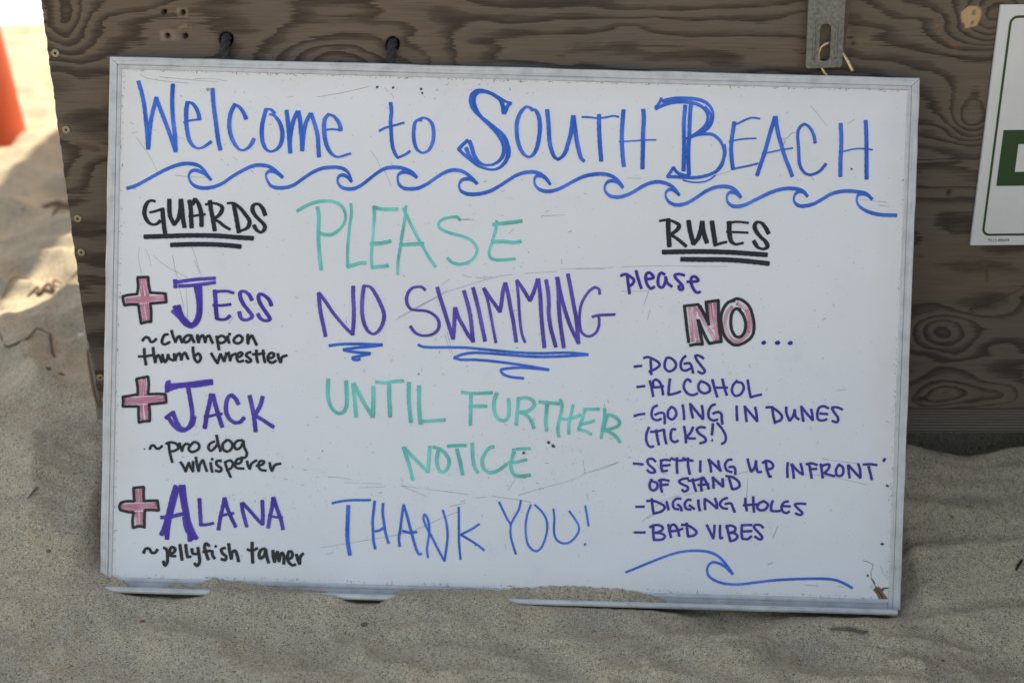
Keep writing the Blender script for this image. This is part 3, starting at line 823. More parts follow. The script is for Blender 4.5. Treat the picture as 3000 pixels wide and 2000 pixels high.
# handwriting: ribbons swept with a chisel nib
WORDS = [
('lettering', 'handwritten blue word Welcome', 'blue', [
  (5.0, 2.5, 0, '-4238,2734 -4201,2613 -4169,2476 -4145,2301 -4125,2125 -4115,1983|-4113,1983 -4099,2204 -4082,2342 -4055,2460 -4032,2558|-4032,2554 -3985,2432 -3913,2258 -3850,2093 -3803,1962|-3803,1962 -3811,2114 -3823,2211 -3841,2348 -3853,2505 -3848,2710'),
  (5.0, 2.5, 0, '-3713,2286 -3658,2309 -3540,2329|-3538,2327 -3556,2405 -3592,2472 -3627,2506 -3665,2517|-3677,2517 -3690,2440 -3689,2313 -3677,2196 -3648,2089 -3597,2021 -3543,2001 -3484,2020 -3440,2050 -3401,2081'),
  (5.0, 2.5, 0, '-3399,2673 -3386,2517 -3357,2322 -3334,2166 -3318,2078 -3296,1995'),
  (5.0, 2.5, 0, '-3013,2348 -3039,2409 -3089,2476 -3144,2506|-3144,2506 -3182,2425 -3200,2326 -3197,2228 -3171,2131 -3130,2054 -3079,2001 -3030,1996 -2971,2033 -2938,2079 -2919,2123'),
  (5.0, 2.5, 0, '-2748,2405 -2714,2403 -2663,2360 -2622,2293 -2601,2215 -2599,2147 -2617,2068 -2656,2018 -2724,1988 -2774,2009 -2815,2082 -2832,2179 -2829,2287 -2811,2376 -2789,2460|-2784,2463 -2735,2461 -2689,2418'),
  (5.0, 2.5, 0, '-2557,2451 -2545,2364 -2534,2286 -2521,2149 -2505,1982|-2505,1982 -2512,2100 -2498,2247 -2471,2356 -2434,2445|-2422,2445 -2402,2348 -2392,2250 -2380,2153 -2370,2011|-2370,2011 -2365,2114 -2351,2251 -2324,2350 -2286,2425|-2279,2425 -2244,2333 -2218,2255 -2196,2158 -2189,2060 -2179,1947'),
  (5.0, 2.5, 0, '-2104,2248 -2036,2258 -1932,2248|-1939,2248 -1953,2311 -1984,2364 -2029,2407 -2074,2423|-2079,2423 -2113,2385 -2128,2336 -2129,2257 -2117,2160 -2090,2062 -2039,1985 -1979,1948 -1920,1957 -1871,1975 -1822,1989'),
]),
('lettering', 'handwritten blue word to', 'blue', [
  (4.43, 2.31, 0, '-1384,2571 -1372,2474 -1379,2376 -1372,2278 -1358,2131 -1341,2053 -1310,1986 -1285,1957|-1285,1957 -1241,1978 -1192,2003 -1154,2034|-1502,2253 -1446,2286 -1377,2309 -1309,2327 -1241,2350 -1226,2352'),
  (4.43, 2.31, 0, '-1044,2380 -1035,2406 -996,2413 -946,2392 -906,2339 -892,2271 -892,2173 -914,2094 -947,2044 -1006,2020 -1061,2046 -1097,2109 -1113,2187 -1114,2285 -1098,2364 -1045,2404'),
]),
('lettering', 'large blue outlined word South', 'blue', [
  (5.0, 2.69, 0, '-23,2608 -77,2618 -147,2655 -237,2706 -326,2738 -395,2744 -444,2720 -472,2676 -475,2597 -448,2530 -398,2472 -307,2406 -207,2331 -127,2269 -75,2197 -48,2110 -43,2022 -73,1942 -135,1877 -214,1852 -293,1863 -382,1895 -452,1947 -533,2008 -603,2070|-603,2070 -565,2115 -503,2176|-483,2166 -456,2099 -430,2021 -384,1949 -323,1908 -244,1903 -176,1928 -119,1980 -91,2050 -93,2128 -135,2210 -196,2287 -267,2353 -347,2430 -403,2501 -440,2579 -447,2647 -414,2702 -365,2718 -276,2710 -197,2673 -147,2636 -120,2578 -105,2490|-98,2490 -52,2584 -23,2602|-517,2087 -484,2010 -433,1952 -373,1922|-96,2236 -70,2178 -38,2081 -41,2002'),
  (5.0, 2.69, 0, '200,2532 249,2534 280,2491 302,2423 309,2325 302,2227 290,2148 263,2069 225,2019 186,2006 136,2036 95,2094 63,2181 48,2289 47,2377 65,2455 102,2525 150,2568 190,2559 220,2538'),
  (5.0, 2.69, 0, '384,2537 400,2425 411,2308 421,2191 444,2094 481,2016 521,1986|521,1986 569,2019 607,2078 633,2177 658,2276 679,2477|683,2477 702,2355 725,2219 753,2102 786,2005 818,1976'),
  (5.0, 2.69, 0, '971,2500 975,2363 986,2216 1011,1987'),
  (3.08, 2.31, 0, '780,2471 859,2471 957,2462 1055,2476 1133,2493 1192,2483'),
  (5.0, 2.69, 0, '1246,2559 1238,2440 1234,2293 1242,2146 1255,2019 1268,1933|1467,2571 1475,2495 1475,2299 1477,2104 1478,1913'),
  (2.31, 1.92, 0, '1206,2206 1358,2218 1505,2232 1620,2237'),
]),
('lettering', 'large blue outlined word Beach', 'blue', [
  (4.81, 2.69, 0, '1939,2630 1930,2459 1939,2214 1942,2018 1942,1901|2002,2651 1995,2509 1995,2314 1990,2118 2005,1856'),
  (3.08, 4.23, 0, '1606,2585 1679,2623 1776,2658 1884,2672 1982,2668 2061,2653 2131,2620 2181,2563 2195,2495 2176,2426 2129,2366 2052,2305 1970,2259|1682,2672 1736,2690 1833,2708 1931,2711 2030,2708 2128,2691 2198,2650 2245,2584 2257,2516 2244,2448 2216,2398 2169,2357 2111,2317|2160,2621 2211,2564 2232,2516 2224,2457 2187,2397'),
  (3.46, 3.08, 0, '1667,2706 1650,2661 1606,2601'),
  (3.46, 3.85, 0, '1970,2254 2033,2290 2111,2312 2189,2319 2248,2316 2308,2283 2359,2226 2391,2148 2396,2070 2377,1981 2330,1916 2253,1870 2156,1838 2058,1824 1960,1825 1861,1828 1763,1827|1763,1827 1828,1932|1828,1932 1869,1879 1919,1856 2008,1839|2302,1891 2349,1951 2385,2031 2397,2129'),
  (1.92, 1.92, 0, '1941,1793 2020,1776 2109,1773 2187,1785 2245,1811 2303,1857|2399,2207 2414,2129 2409,2070'),
  (4.81, 2.69, 0, '2497,2459 2487,2368 2473,2250 2473,2132 2484,2025 2501,1932'),
  (2.31, 2.31, 0, '2501,1932 2570,1951 2667,1973 2779,2004|2505,2432 2563,2458 2630,2494 2698,2515 2782,2506'),
  (1.92, 1.92, 0, '2444,2242 2520,2259 2608,2275 2750,2285'),
  (4.81, 2.69, 0, '2774,1871 2813,2005 2849,2123 2883,2261 2918,2399 2951,2527|2962,2532 2975,2440 2999,2333 3043,2197 3086,2071 3129,1974 3169,1872'),
  (1.92, 1.92, 0, '2821,2114 2907,2132 3014,2159 3166,2187'),
  (3.85, 3.08, 0, '3414,2251 3401,2324 3370,2392 3329,2439 3289,2460|3284,2460 3250,2437 3221,2388 3217,2309 3229,2212 3237,2114 3245,2026 3272,1958 3318,1906 3367,1892|3367,1892 3416,1903 3474,1934 3512,1975 3545,2020'),
  (4.81, 2.69, 0, '3695,2474 3707,2332 3710,2186 3708,2039 3713,1887|3975,2514 3989,2340 3998,2145 4009,1866'),
  (1.92, 1.92, 0, '3692,2154 3770,2174 3857,2196 3955,2202 4063,2192'),
]),
('wave_drawing', 'row of blue curling waves drawn under the title', 'blue', [
  (4.43, 2.31, 90, '-4343,1530 -4245,1562 -4147,1617 -4049,1675 -3922,1747 -3805,1798 -3707,1824 -3618,1826 -3539,1807 -3479,1760 -3428,1692 -3395,1649'),
  (4.43, 2.31, 90, '-3397,1654 -3458,1711 -3528,1743 -3587,1755 -3626,1736 -3648,1696 -3634,1637 -3594,1589 -3524,1560 -3435,1559 -3347,1578 -3259,1618 -3161,1690 -3064,1751 -2966,1803 -2888,1828 -2799,1830 -2720,1810 -2650,1763 -2585,1705'),
  (4.43, 2.31, 90, '-2585,1700 -2650,1748 -2709,1769 -2754,1758 -2774,1715 -2756,1661 -2716,1604 -2656,1584 -2587,1583 -2513,1596 -2435,1631 -2348,1697 -2251,1764 -2144,1814 -2045,1828 -1957,1829 -1887,1811 -1837,1765 -1800,1678'),
  (4.43, 2.31, 90, '-1805,1673 -1846,1721 -1905,1746 -1944,1733 -1963,1688 -1947,1639 -1902,1601 -1833,1590 -1764,1600 -1686,1642 -1599,1713 -1512,1784 -1425,1833 -1336,1847 -1247,1843 -1168,1821 -1108,1790 -1068,1747'),
  (4.43, 2.31, 90, '-1067,1742 -1128,1780 -1187,1798 -1246,1791 -1280,1756 -1281,1702 -1262,1653 -1212,1617 -1133,1610 -1054,1620 -957,1666 -851,1743 -764,1799 -686,1831 -607,1835 -528,1813 -447,1756 -382,1692'),
  (4.43, 2.31, 90, '-386,1690 -437,1731 -496,1742 -555,1726 -586,1671 -571,1613 -511,1577 -432,1569 -334,1580 -227,1614 -130,1671 -33,1737 64,1799 151,1829 249,1839 329,1819 399,1767 445,1706'),
  (4.43, 2.31, 90, '442,1703 389,1769 329,1799 280,1788 262,1744 278,1687 334,1640 413,1625 511,1644 618,1696 724,1758 831,1808 929,1830 1027,1838 1124,1820 1204,1773 1265,1699'),
  (4.43, 2.31, 90, '1263,1688 1205,1746 1145,1764 1087,1748 1059,1693 1070,1640 1121,1594 1200,1581 1288,1599 1375,1640 1472,1702 1569,1751 1657,1766 1746,1753 1825,1716 1876,1664 1902,1620'),
  (4.43, 2.31, 90, '1899,1630 1846,1673 1797,1686 1758,1660 1750,1611 1781,1553 1851,1516 1930,1516 2008,1545 2104,1606 2200,1673 2297,1719 2395,1735 2484,1724 2554,1682 2600,1620'),
  (4.43, 2.31, 90, '2597,1616 2545,1659 2495,1675 2456,1657 2440,1607 2460,1552 2510,1519 2579,1516 2662,1540 2768,1596 2874,1653 2971,1697 3068,1725 3166,1733 3255,1723 3315,1695 3351,1649'),
  (4.43, 2.31, 90, '3348,1649 3305,1693 3256,1703 3213,1672 3197,1621 3211,1574 3262,1541 3340,1543 3428,1570 3524,1627 3620,1684 3717,1714 3825,1723 3924,1714 4013,1697 4079,1639'),
  (4.43, 2.31, 90, '4079,1637 4023,1683 3964,1696 3915,1670 3908,1613 3939,1555 4010,1508 4109,1476 4208,1464 4360,1464'),
]),
('lettering', 'black underlined heading Guards', 'black', [
  (5.19, 2.69, 0, '-4024,1390 -4064,1401 -4108,1377 -4136,1318 -4142,1249 -4121,1190 -4083,1144 -4039,1128 -3990,1144 -3961,1175|-4081,1265 -4012,1282 -3939,1310|-3939,1310 -3932,1235 -3920,1137 -3903,1036'),
  (5.19, 2.69, 0, '-3862,1414 -3860,1315 -3848,1227 -3802,1135|-3802,1135 -3758,1200 -3736,1299 -3733,1417|-3730,1417 -3716,1319 -3704,1211 -3684,1109'),
  (5.19, 2.69, 0, '-3634,1410 -3618,1322 -3611,1224 -3603,1108|-3599,1372 -3570,1430|-3570,1427 -3530,1374 -3500,1276 -3490,1127|-3636,1228 -3547,1245 -3453,1260'),
  (5.19, 2.69, 0, '-3402,1412 -3391,1328 -3369,1230 -3341,1082|-3451,1371 -3382,1389 -3313,1380 -3263,1347 -3271,1292 -3310,1242 -3359,1211|-3358,1206 -3299,1183 -3238,1136 -3168,1098'),
  (5.19, 2.69, 0, '-3135,1394 -3113,1297 -3092,1199 -3067,1069|-3204,1392 -3145,1397 -3075,1357 -3004,1280 -2948,1193 -2971,1123 -3059,1081'),
  (5.19, 2.69, 0, '-2772,1271 -2798,1335 -2839,1386 -2879,1394 -2915,1366 -2914,1312 -2876,1254 -2815,1196 -2774,1148 -2783,1099 -2822,1075 -2862,1097 -2898,1150'),
  (5.0, 5.39, 0, '-4135,988 -3888,1002 -3592,1018 -3295,1021 -3097,1011 -2905,1005|-3832,904 -3639,916 -3392,923 -3194,918 -3044,907'),
]),
('cross_outline', 'black outline of the cross beside Jess', 'black', [
  (3.19, 3.19, 0, '-4210,527 -4086,535|-4086,535 -4078,452 -4058,358|-4058,358 -3974,356 -3885,353|-3885,353 -3873,255|-3873,255 -3952,246 -4056,235|-4056,235 -4044,146 -4042,28|-4042,28 -4096,24 -4155,5|-4155,5 -4172,103 -4189,216|-4189,216 -4259,219 -4348,207|-4348,207 -4364,266 -4369,310|-4369,310 -4290,327 -4206,339|-4206,339 -4198,419 -4207,517'),
]),
('cross_outline', 'black outline of the cross beside Jack', 'black', [
  (3.19, 3.19, 0, '-4198,-625 -4065,-594|-4065,-594 -4056,-681 -4061,-800|-4061,-795 -3952,-789 -3862,-789|-3862,-789 -3851,-883|-3851,-883 -3949,-898 -4049,-909|-4049,-909 -4037,-998 -4037,-1102|-4037,-1102 -4094,-1104 -4159,-1121|-4159,-1121 -4165,-1021 -4167,-937|-4167,-937 -4256,-939 -4346,-942|-4346,-942 -4342,-887 -4348,-828|-4348,-833 -4279,-821 -4199,-804|-4179,-813 -4181,-724 -4198,-630'),
]),
('cross_outline', 'black outline of the cross beside Alana', 'black', [
  (3.19, 3.19, 0, '-4211,-1869 -4089,-1854|-4089,-1854 -4090,-1933 -4086,-2016|-4086,-2016 -4014,-2009 -3930,-2006|-3930,-2006 -3913,-2118|-3913,-2118 -3989,-2114 -4073,-2117|-4073,-2117 -4075,-2200 -4072,-2323|-4072,-2312 -4131,-2305 -4203,-2325|-4203,-2325 -4210,-2238 -4198,-2148|-4198,-2148 -4267,-2144 -4351,-2125|-4351,-2125 -4363,-2086 -4349,-2046|-4350,-2043 -4292,-2024 -4197,-2022|-4194,-2022 -4202,-1947 -4206,-1875'),
]),
('cross_fill', 'pink marker fill inside the cross beside Jess', 'pink', [
  (4.62, 4.23, 0, '-4170,506 -4161,420 -4147,326|-4126,510 -4112,421 -4087,328|-4329,272 -4171,293 -3899,313|-4324,245 -4170,256 -3898,281|-4148,217 -4136,124 -4118,37|-4100,224 -4083,125 -4069,42'),
]),
('cross_fill', 'pink marker fill inside the cross beside Jack', 'pink', [
  (4.62, 4.23, 0, '-4156,-649 -4146,-723 -4140,-807|-4108,-632 -4102,-722 -4090,-806|-4332,-867 -4149,-850 -3876,-826|-4327,-897 -4148,-887 -3876,-859|-4140,-926 -4131,-1020 -4125,-1080|-4086,-925 -4074,-1019 -4065,-1078'),
]),
('cross_fill', 'pink marker fill inside the cross beside Alana', 'pink', [
  (4.43, 4.23, 0, '-4177,-1896 -4168,-1957 -4164,-2024|-4130,-1889 -4120,-1956 -4116,-2023|-4335,-2079 -4180,-2067 -3952,-2046|-4335,-2105 -4179,-2105 -3951,-2079|-4165,-2147 -4157,-2225 -4151,-2298|-4114,-2146 -4108,-2224 -4103,-2296'),
]),
('lettering', 'purple name Jess with a tall serif J', 'purple', [
  (5.0, 4.23, 0, '-3789,481 -3680,500 -3532,524 -3325,542|-3733,441 -3620,450 -3482,468 -3324,494|-3779,509 -3772,426|-3545,442 -3524,358 -3509,260 -3507,161 -3523,82 -3557,26 -3596,10 -3671,48 -3732,135 -3783,208|-3491,433 -3484,241 -3489,122 -3522,32 -3581,-14 -3650,9 -3721,86 -3802,158|-3734,219 -3692,107 -3611,20|-3753,204 -3712,116'),
  (5.0, 3.27, 0, '-3327,403 -3315,295 -3308,196 -3295,86|-3295,83 -3236,75 -3177,91 -3148,122|-3341,385 -3252,396 -3183,398 -3109,380|-3343,235 -3249,236 -3141,251'),
  (5.0, 3.46, 0, '-2902,307 -2935,365 -2985,401 -3033,395 -3036,342 -3002,264 -2941,187 -2895,119 -2939,86 -2998,81 -3029,115 -3042,166|-2680,251 -2706,312 -2767,365 -2817,376 -2828,328 -2794,250 -2733,163 -2692,95 -2741,77 -2801,102 -2830,150'),
]),
('lettering', 'small black handwritten words champion thumb wrestler', 'black', [
  (3.46, 3.08, 0, '-4137,-189 -4103,-149 -4068,-156 -4043,-197 -4013,-196 -3979,-163|-3846,-108 -3886,-116 -3912,-171 -3911,-211 -3883,-223 -3825,-196|-3807,-64 -3794,-118 -3776,-157 -3760,-195|-3760,-195 -3746,-152 -3717,-126 -3701,-155 -3686,-199|-3573,-117 -3623,-113 -3665,-154 -3656,-192 -3617,-185 -3580,-127|-3580,-122 -3568,-152 -3545,-192|-3509,-105 -3514,-140 -3496,-191|-3496,-191 -3484,-139 -3450,-109 -3434,-138 -3423,-189|-3423,-189 -3410,-132 -3380,-109 -3360,-146 -3337,-195|-3296,-114 -3280,-183 -3263,-267|-3286,-136 -3242,-108 -3194,-131 -3193,-166 -3240,-190 -3270,-181|-3168,-109 -3162,-150 -3149,-189|-3158,-83 -3138,-90|-3054,-102 -3088,-128 -3097,-170 -3062,-189 -3013,-171 -3001,-126 -3034,-99 -3064,-103|-2940,-84 -2942,-134 -2936,-190|-2936,-190 -2924,-133 -2895,-95 -2870,-137 -2837,-202'),
  (3.46, 3.08, 0, '-4115,-278 -4109,-365 -4090,-461|-4178,-369 -4109,-367 -4020,-349|-4014,-263 -4002,-352 -3986,-433|-3986,-433 -3975,-371 -3950,-348 -3930,-380 -3912,-429|-3906,-339 -3895,-389 -3874,-426|-3874,-426 -3850,-387 -3842,-337|-3842,-337 -3826,-382 -3781,-403|-3772,-326 -3770,-365 -3759,-403|-3759,-403 -3747,-355 -3713,-319 -3697,-353 -3690,-395|-3690,-395 -3678,-343 -3649,-312 -3628,-351 -3611,-383|-3561,-245 -3555,-310 -3533,-388 -3503,-415 -3474,-387 -3473,-347 -3495,-316 -3532,-341'),
  (3.46, 3.08, 0, '-3352,-309 -3326,-353 -3278,-421|-3278,-421 -3261,-361 -3245,-316|-3245,-316 -3227,-350 -3201,-397|-3201,-397 -3187,-339 -3178,-299|-3154,-293 -3146,-338 -3135,-387|-3135,-387 -3118,-332 -3069,-304|-3058,-347 -3019,-336 -2995,-304 -3020,-290 -3054,-315 -3061,-360 -3036,-396 -2981,-383|-2901,-283 -2941,-297 -2953,-327 -2920,-351 -2894,-380 -2928,-401 -2954,-382|-2839,-260 -2836,-329 -2819,-400|-2881,-308 -2812,-304 -2743,-290|-2763,-258 -2755,-327 -2738,-398|-2700,-347 -2650,-336 -2636,-296 -2673,-287 -2705,-325 -2699,-375 -2659,-398 -2610,-372|-2594,-293 -2583,-342 -2560,-391|-2560,-391 -2544,-331 -2490,-309'),
]),
('lettering', 'purple name Jack with a tall serif J', 'purple', [
  (5.0, 4.62, 0, '-3854,-690 -3736,-680 -3597,-663 -3459,-639 -3335,-623|-3853,-746 -3705,-696 -3507,-680 -3332,-648|-3816,-649 -3843,-660 -3848,-759'),
  (5.19, 4.23, 0, '-3604,-717 -3582,-826 -3562,-935 -3553,-1014 -3559,-1084 -3587,-1154 -3646,-1197 -3705,-1189 -3766,-1139 -3807,-1081 -3837,-1042|-3530,-1038 -3548,-1123 -3606,-1174 -3666,-1176 -3727,-1108 -3774,-990|-3774,-995 -3855,-1060'),
  (5.19, 4.23, 0, '-3342,-775 -3359,-879 -3382,-989 -3408,-1161|-3322,-779 -3290,-897 -3252,-1015 -3210,-1141'),
  (3.46, 3.08, 0, '-3416,-1030 -3342,-1023 -3273,-1001 -3213,-994'),
  (5.19, 4.23, 0, '-3029,-878 -3068,-811 -3109,-778|-3114,-778 -3148,-804 -3171,-894 -3164,-983 -3123,-1056 -3062,-1091 -3003,-1078 -2962,-1032'),
  (5.19, 4.23, 0, '-2905,-782 -2878,-886 -2851,-1014 -2827,-1182|-2756,-788 -2779,-883 -2836,-994|-2831,-1008 -2766,-1041 -2705,-1079 -2625,-1129'),
]),
('lettering', 'small black handwritten words pro dog whisperer', 'black', [
  (3.27, 2.89, 0, '-4031,-1420 -4009,-1378 -3979,-1381 -3956,-1410 -3920,-1406 -3887,-1380|-3815,-1345 -3802,-1445 -3770,-1563|-3846,-1353 -3793,-1335 -3726,-1353 -3703,-1397 -3747,-1432 -3791,-1439|-3693,-1341 -3679,-1385 -3661,-1432|-3661,-1432 -3648,-1379 -3615,-1347 -3584,-1355|-3559,-1351 -3586,-1405 -3557,-1438 -3502,-1425 -3464,-1385 -3482,-1337 -3526,-1325 -3568,-1365|-3291,-1310 -3348,-1342 -3361,-1393 -3330,-1418 -3281,-1376 -3257,-1329|-3272,-1240 -3254,-1318 -3222,-1422|-3154,-1295 -3198,-1338 -3191,-1399 -3146,-1423 -3102,-1393 -3087,-1341 -3127,-1294 -3166,-1295|-2977,-1287 -3038,-1300 -3068,-1346 -3047,-1392 -3002,-1379 -2965,-1309|-2965,-1293 -2953,-1365 -2921,-1442 -2945,-1487 -2989,-1485'),
  (3.27, 2.89, 0, '-3677,-1558 -3643,-1607 -3614,-1664|-3614,-1664 -3598,-1606 -3580,-1561|-3580,-1561 -3565,-1605 -3531,-1662|-3531,-1662 -3532,-1604 -3533,-1548|-3501,-1497 -3488,-1581 -3467,-1658|-3467,-1658 -3454,-1580 -3422,-1528 -3402,-1578 -3373,-1655|-3332,-1554 -3326,-1598 -3311,-1661|-3317,-1507 -3314,-1522|-3211,-1528 -3264,-1535 -3263,-1574 -3209,-1617 -3219,-1651 -3275,-1644|-3169,-1538 -3151,-1604 -3099,-1714|-3169,-1546 -3111,-1522 -3076,-1558 -3092,-1603 -3150,-1640|-3060,-1559 -2999,-1550 -2977,-1512 -3022,-1500 -3049,-1546 -3042,-1601 -2953,-1612|-2916,-1525 -2907,-1575 -2884,-1613|-2884,-1613 -2865,-1552 -2808,-1513|-2811,-1575 -2743,-1559 -2721,-1525 -2766,-1521 -2787,-1561 -2764,-1616 -2697,-1627|-2660,-1535 -2651,-1579 -2633,-1629|-2633,-1629 -2598,-1561 -2532,-1542'),
]),
('lettering', 'purple name Alana with a large A', 'purple', [
  (5.39, 3.85, 0, '-3725,-1833 -3759,-1945 -3789,-2080 -3820,-2215 -3851,-2328 -3881,-2396|-3703,-1855 -3735,-1989 -3766,-2124 -3797,-2260 -3813,-2439|-3671,-1854 -3646,-1987 -3616,-2120 -3569,-2231 -3505,-2374 -3473,-2427|-3636,-1841 -3622,-1964 -3597,-2097 -3572,-2231 -3550,-2454|-3683,-1837 -3622,-1832|-3841,-2306 -3816,-2406|-3620,-2187 -3590,-2321 -3515,-2436'),
  (4.62, 4.62, 0, '-3885,-2197 -3776,-2186 -3687,-2161 -3579,-2136'),
  (4.62, 3.46, 0, '-3452,-1972 -3442,-2093 -3427,-2271|-3435,-2269 -3362,-2264 -3285,-2245'),
  (4.62, 3.46, 0, '-3166,-1956 -3183,-2052 -3208,-2175 -3227,-2316|-3163,-1956 -3133,-2062 -3086,-2172 -3031,-2279|-2967,-2006 -2954,-2101 -2929,-2190 -2905,-2273|-2956,-2006 -2876,-2088 -2796,-2175 -2728,-2242|-2725,-2245 -2724,-2150 -2734,-1972|-2610,-1935 -2621,-2047 -2641,-2148 -2660,-2277|-2606,-1935 -2565,-2056 -2518,-2178 -2490,-2291'),
  (3.46, 3.08, 0, '-3219,-2170 -3142,-2140 -3059,-2124|-2658,-2132 -2596,-2152 -2501,-2155'),
]),
('lettering', 'small black handwritten words jellyfish tamer', 'black', [
  (3.85, 3.08, 0, '-4078,-2609 -4053,-2560 -4014,-2559 -3985,-2603 -3946,-2602 -3919,-2565|-3850,-2543 -3819,-2557 -3803,-2629 -3808,-2719 -3830,-2747 -3850,-2698|-3779,-2608 -3734,-2596 -3719,-2548 -3758,-2533 -3777,-2572 -3771,-2628 -3709,-2635|-3664,-2502 -3651,-2580 -3636,-2677|-3597,-2500 -3590,-2567 -3572,-2643|-3572,-2643 -3535,-2635|-3526,-2545 -3514,-2598 -3467,-2603|-3459,-2530 -3444,-2607 -3435,-2697 -3462,-2739 -3492,-2712|-3326,-2506 -3367,-2479 -3381,-2518 -3365,-2583 -3335,-2663|-3398,-2575 -3311,-2561|-3295,-2561 -3288,-2614 -3263,-2649|-3260,-2507 -3249,-2514|-3145,-2523 -3191,-2544 -3175,-2588 -3132,-2623 -3142,-2663 -3189,-2653|-3107,-2475 -3094,-2564 -3073,-2649|-3073,-2649 -3064,-2574 -3033,-2551 -3010,-2595 -2989,-2675|-2840,-2452 -2836,-2556 -2827,-2687|-2892,-2533 -2844,-2548 -2777,-2518|-2688,-2518 -2732,-2531 -2757,-2588 -2741,-2634 -2697,-2599 -2682,-2529|-2682,-2529 -2669,-2607 -2646,-2680|-2599,-2538 -2595,-2605 -2577,-2669|-2577,-2669 -2567,-2593 -2548,-2550|-2548,-2550 -2534,-2603 -2527,-2662|-2527,-2662 -2514,-2592 -2492,-2560 -2472,-2602 -2473,-2688|-2429,-2636 -2385,-2613 -2379,-2556 -2415,-2544 -2430,-2589 -2423,-2656 -2372,-2702 -2337,-2690|-2330,-2575 -2316,-2631 -2292,-2683|-2292,-2683 -2285,-2602 -2253,-2562'),
]),
('lettering', 'tall teal handwritten word Please', 'teal', [
  (4.62, 3.46, 0, '-2182,1374 -2165,1264 -2166,1116 -2158,968 -2145,821 -2126,674'),
  (3.27, 4.23, 0, '-2411,1326 -2316,1385 -2199,1433 -2090,1449 -1991,1438 -1912,1396 -1871,1331 -1862,1262 -1887,1183 -1954,1110 -2022,1071 -2101,1071 -2146,1082'),
  (3.46, 3.46, 0, '-1806,1426 -1796,1323 -1812,1175 -1824,1027 -1830,879 -1826,711|-1541,1384 -1536,1281 -1545,1133 -1551,985 -1557,837 -1550,714|-1182,1416 -1191,1261 -1214,1113 -1234,945 -1255,796 -1256,643|-1209,1388 -1138,1243 -1055,1087 -973,952 -901,836 -831,741'),
  (3.85, 4.43, 0, '-1826,711 -1748,738 -1679,760 -1620,762|-1549,711 -1471,723 -1369,737|-1551,1394 -1467,1374 -1280,1379|-1571,980 -1458,988 -1399,1001 -1345,1015|-1240,974 -1112,987 -974,998'),
  (3.46, 3.66, 0, '-562,1273 -598,1307 -677,1303 -755,1281 -803,1240 -802,1188 -747,1150 -647,1118 -548,1095 -458,1063 -398,1015 -364,957 -375,890 -422,829 -490,790 -569,776 -648,798 -694,841|-151,1278 -156,1191 -178,1102 -205,1003 -226,923 -214,865 -166,841 -67,839 70,855'),
  (3.85, 4.43, 0, '-190,1234 -59,1253 132,1284|-203,1039 -53,1046 45,1037 129,1051'),
]),
('lettering', 'tall purple handwritten words No swimming', 'violet', [
  (4.73, 2.89, 0, '-2145,407 -2134,279 -2107,131 -2079,23 -2056,-80|-2143,407 -2064,310 -1982,194 -1900,97 -1809,1 -1752,-49|-1750,-52 -1742,92 -1743,240 -1755,388 -1756,491'),
  (4.73, 2.89, 0, '-1643,504 -1564,492 -1503,415 -1440,298 -1398,181 -1415,71 -1462,-9 -1513,-40 -1571,-12 -1618,66 -1645,174 -1651,292 -1646,411 -1635,495'),
  (4.04, 3.08, 0, '-940,475 -975,506 -1025,509 -1084,493 -1130,442 -1148,373 -1136,304 -1097,256 -1028,243 -939,240 -859,213 -799,165 -772,107 -780,37 -824,-13 -892,-38 -971,-40 -1041,-10 -1097,58'),
  (4.73, 2.89, 0, '-802,506 -775,413 -733,296 -690,168 -647,41 -610,-67|-608,-67 -600,62 -599,161 -596,280|-592,280 -552,172 -489,65 -438,-22 -381,-92|-381,-95 -401,68 -424,215 -457,343 -500,475|-398,512 -360,385 -327,267 -293,120 -265,2 -246,-81|-274,511 -223,438 -151,341 -88,254|-85,254 -68,373 -57,492 -34,576|-32,576 4,444 38,278 72,130 107,-81|98,610 160,528 249,390|252,387 289,482 334,631|339,631 363,484 379,287 399,90 430,-136|428,624 451,506 465,388 469,240 498,73 531,-35 558,-125'),
  (3.46, 2.69, 0, '-279,510 -231,388 -198,251 -164,94 -122,-97|93,610 117,447 132,280 152,103 175,-5 208,-85'),
  (4.73, 2.89, 0, '551,657 570,509 579,342 594,194 618,47 649,-130'),
  (4.73, 2.89, 0, '557,649 594,483 649,297 713,121 813,-76|813,-79 799,64 779,212 746,359 711,526 672,697'),
  (3.27, 3.27, 0, '1038,483 1031,534 991,558 938,532 881,461 834,361 818,242 824,124 856,36 924,3 992,30 1035,100 1042,189 1030,238|962,225 1035,244 1124,251 1217,258'),
]),
('underline_drawing', 'blue zigzag underline below the word No', 'blue', [
  (3.08, 3.46, 0, '-2012,-186 -1896,-168 -1747,-159 -1599,-156 -1411,-159|-1411,-161 -1549,-183 -1687,-199 -1850,-226|-1848,-231 -1745,-248 -1646,-255 -1545,-259|-1547,-265 -1645,-289 -1742,-314|-1746,-314 -1733,-336 -1693,-340 -1659,-327'),
]),
('underline_drawing', 'blue zigzag underline below the word swimming', 'blue', [
  (3.27, 3.19, 0, '-1001,-147 -958,-167 -859,-173 -661,-167 -464,-165 -265,-178 -67,-192 81,-201 230,-206 427,-204 625,-192 773,-191 926,-204|926,-206 774,-221 576,-236 379,-245 181,-242 -17,-230 -215,-221 -363,-220 -491,-241 -589,-279|-594,-284 -519,-302 -361,-299 -163,-309 35,-328 234,-352 487,-387|487,-390 333,-379 185,-373 37,-385 -56,-409 -36,-446 39,-479 203,-494'),
]),
('lettering', 'teal handwritten word Until', 'teal', [
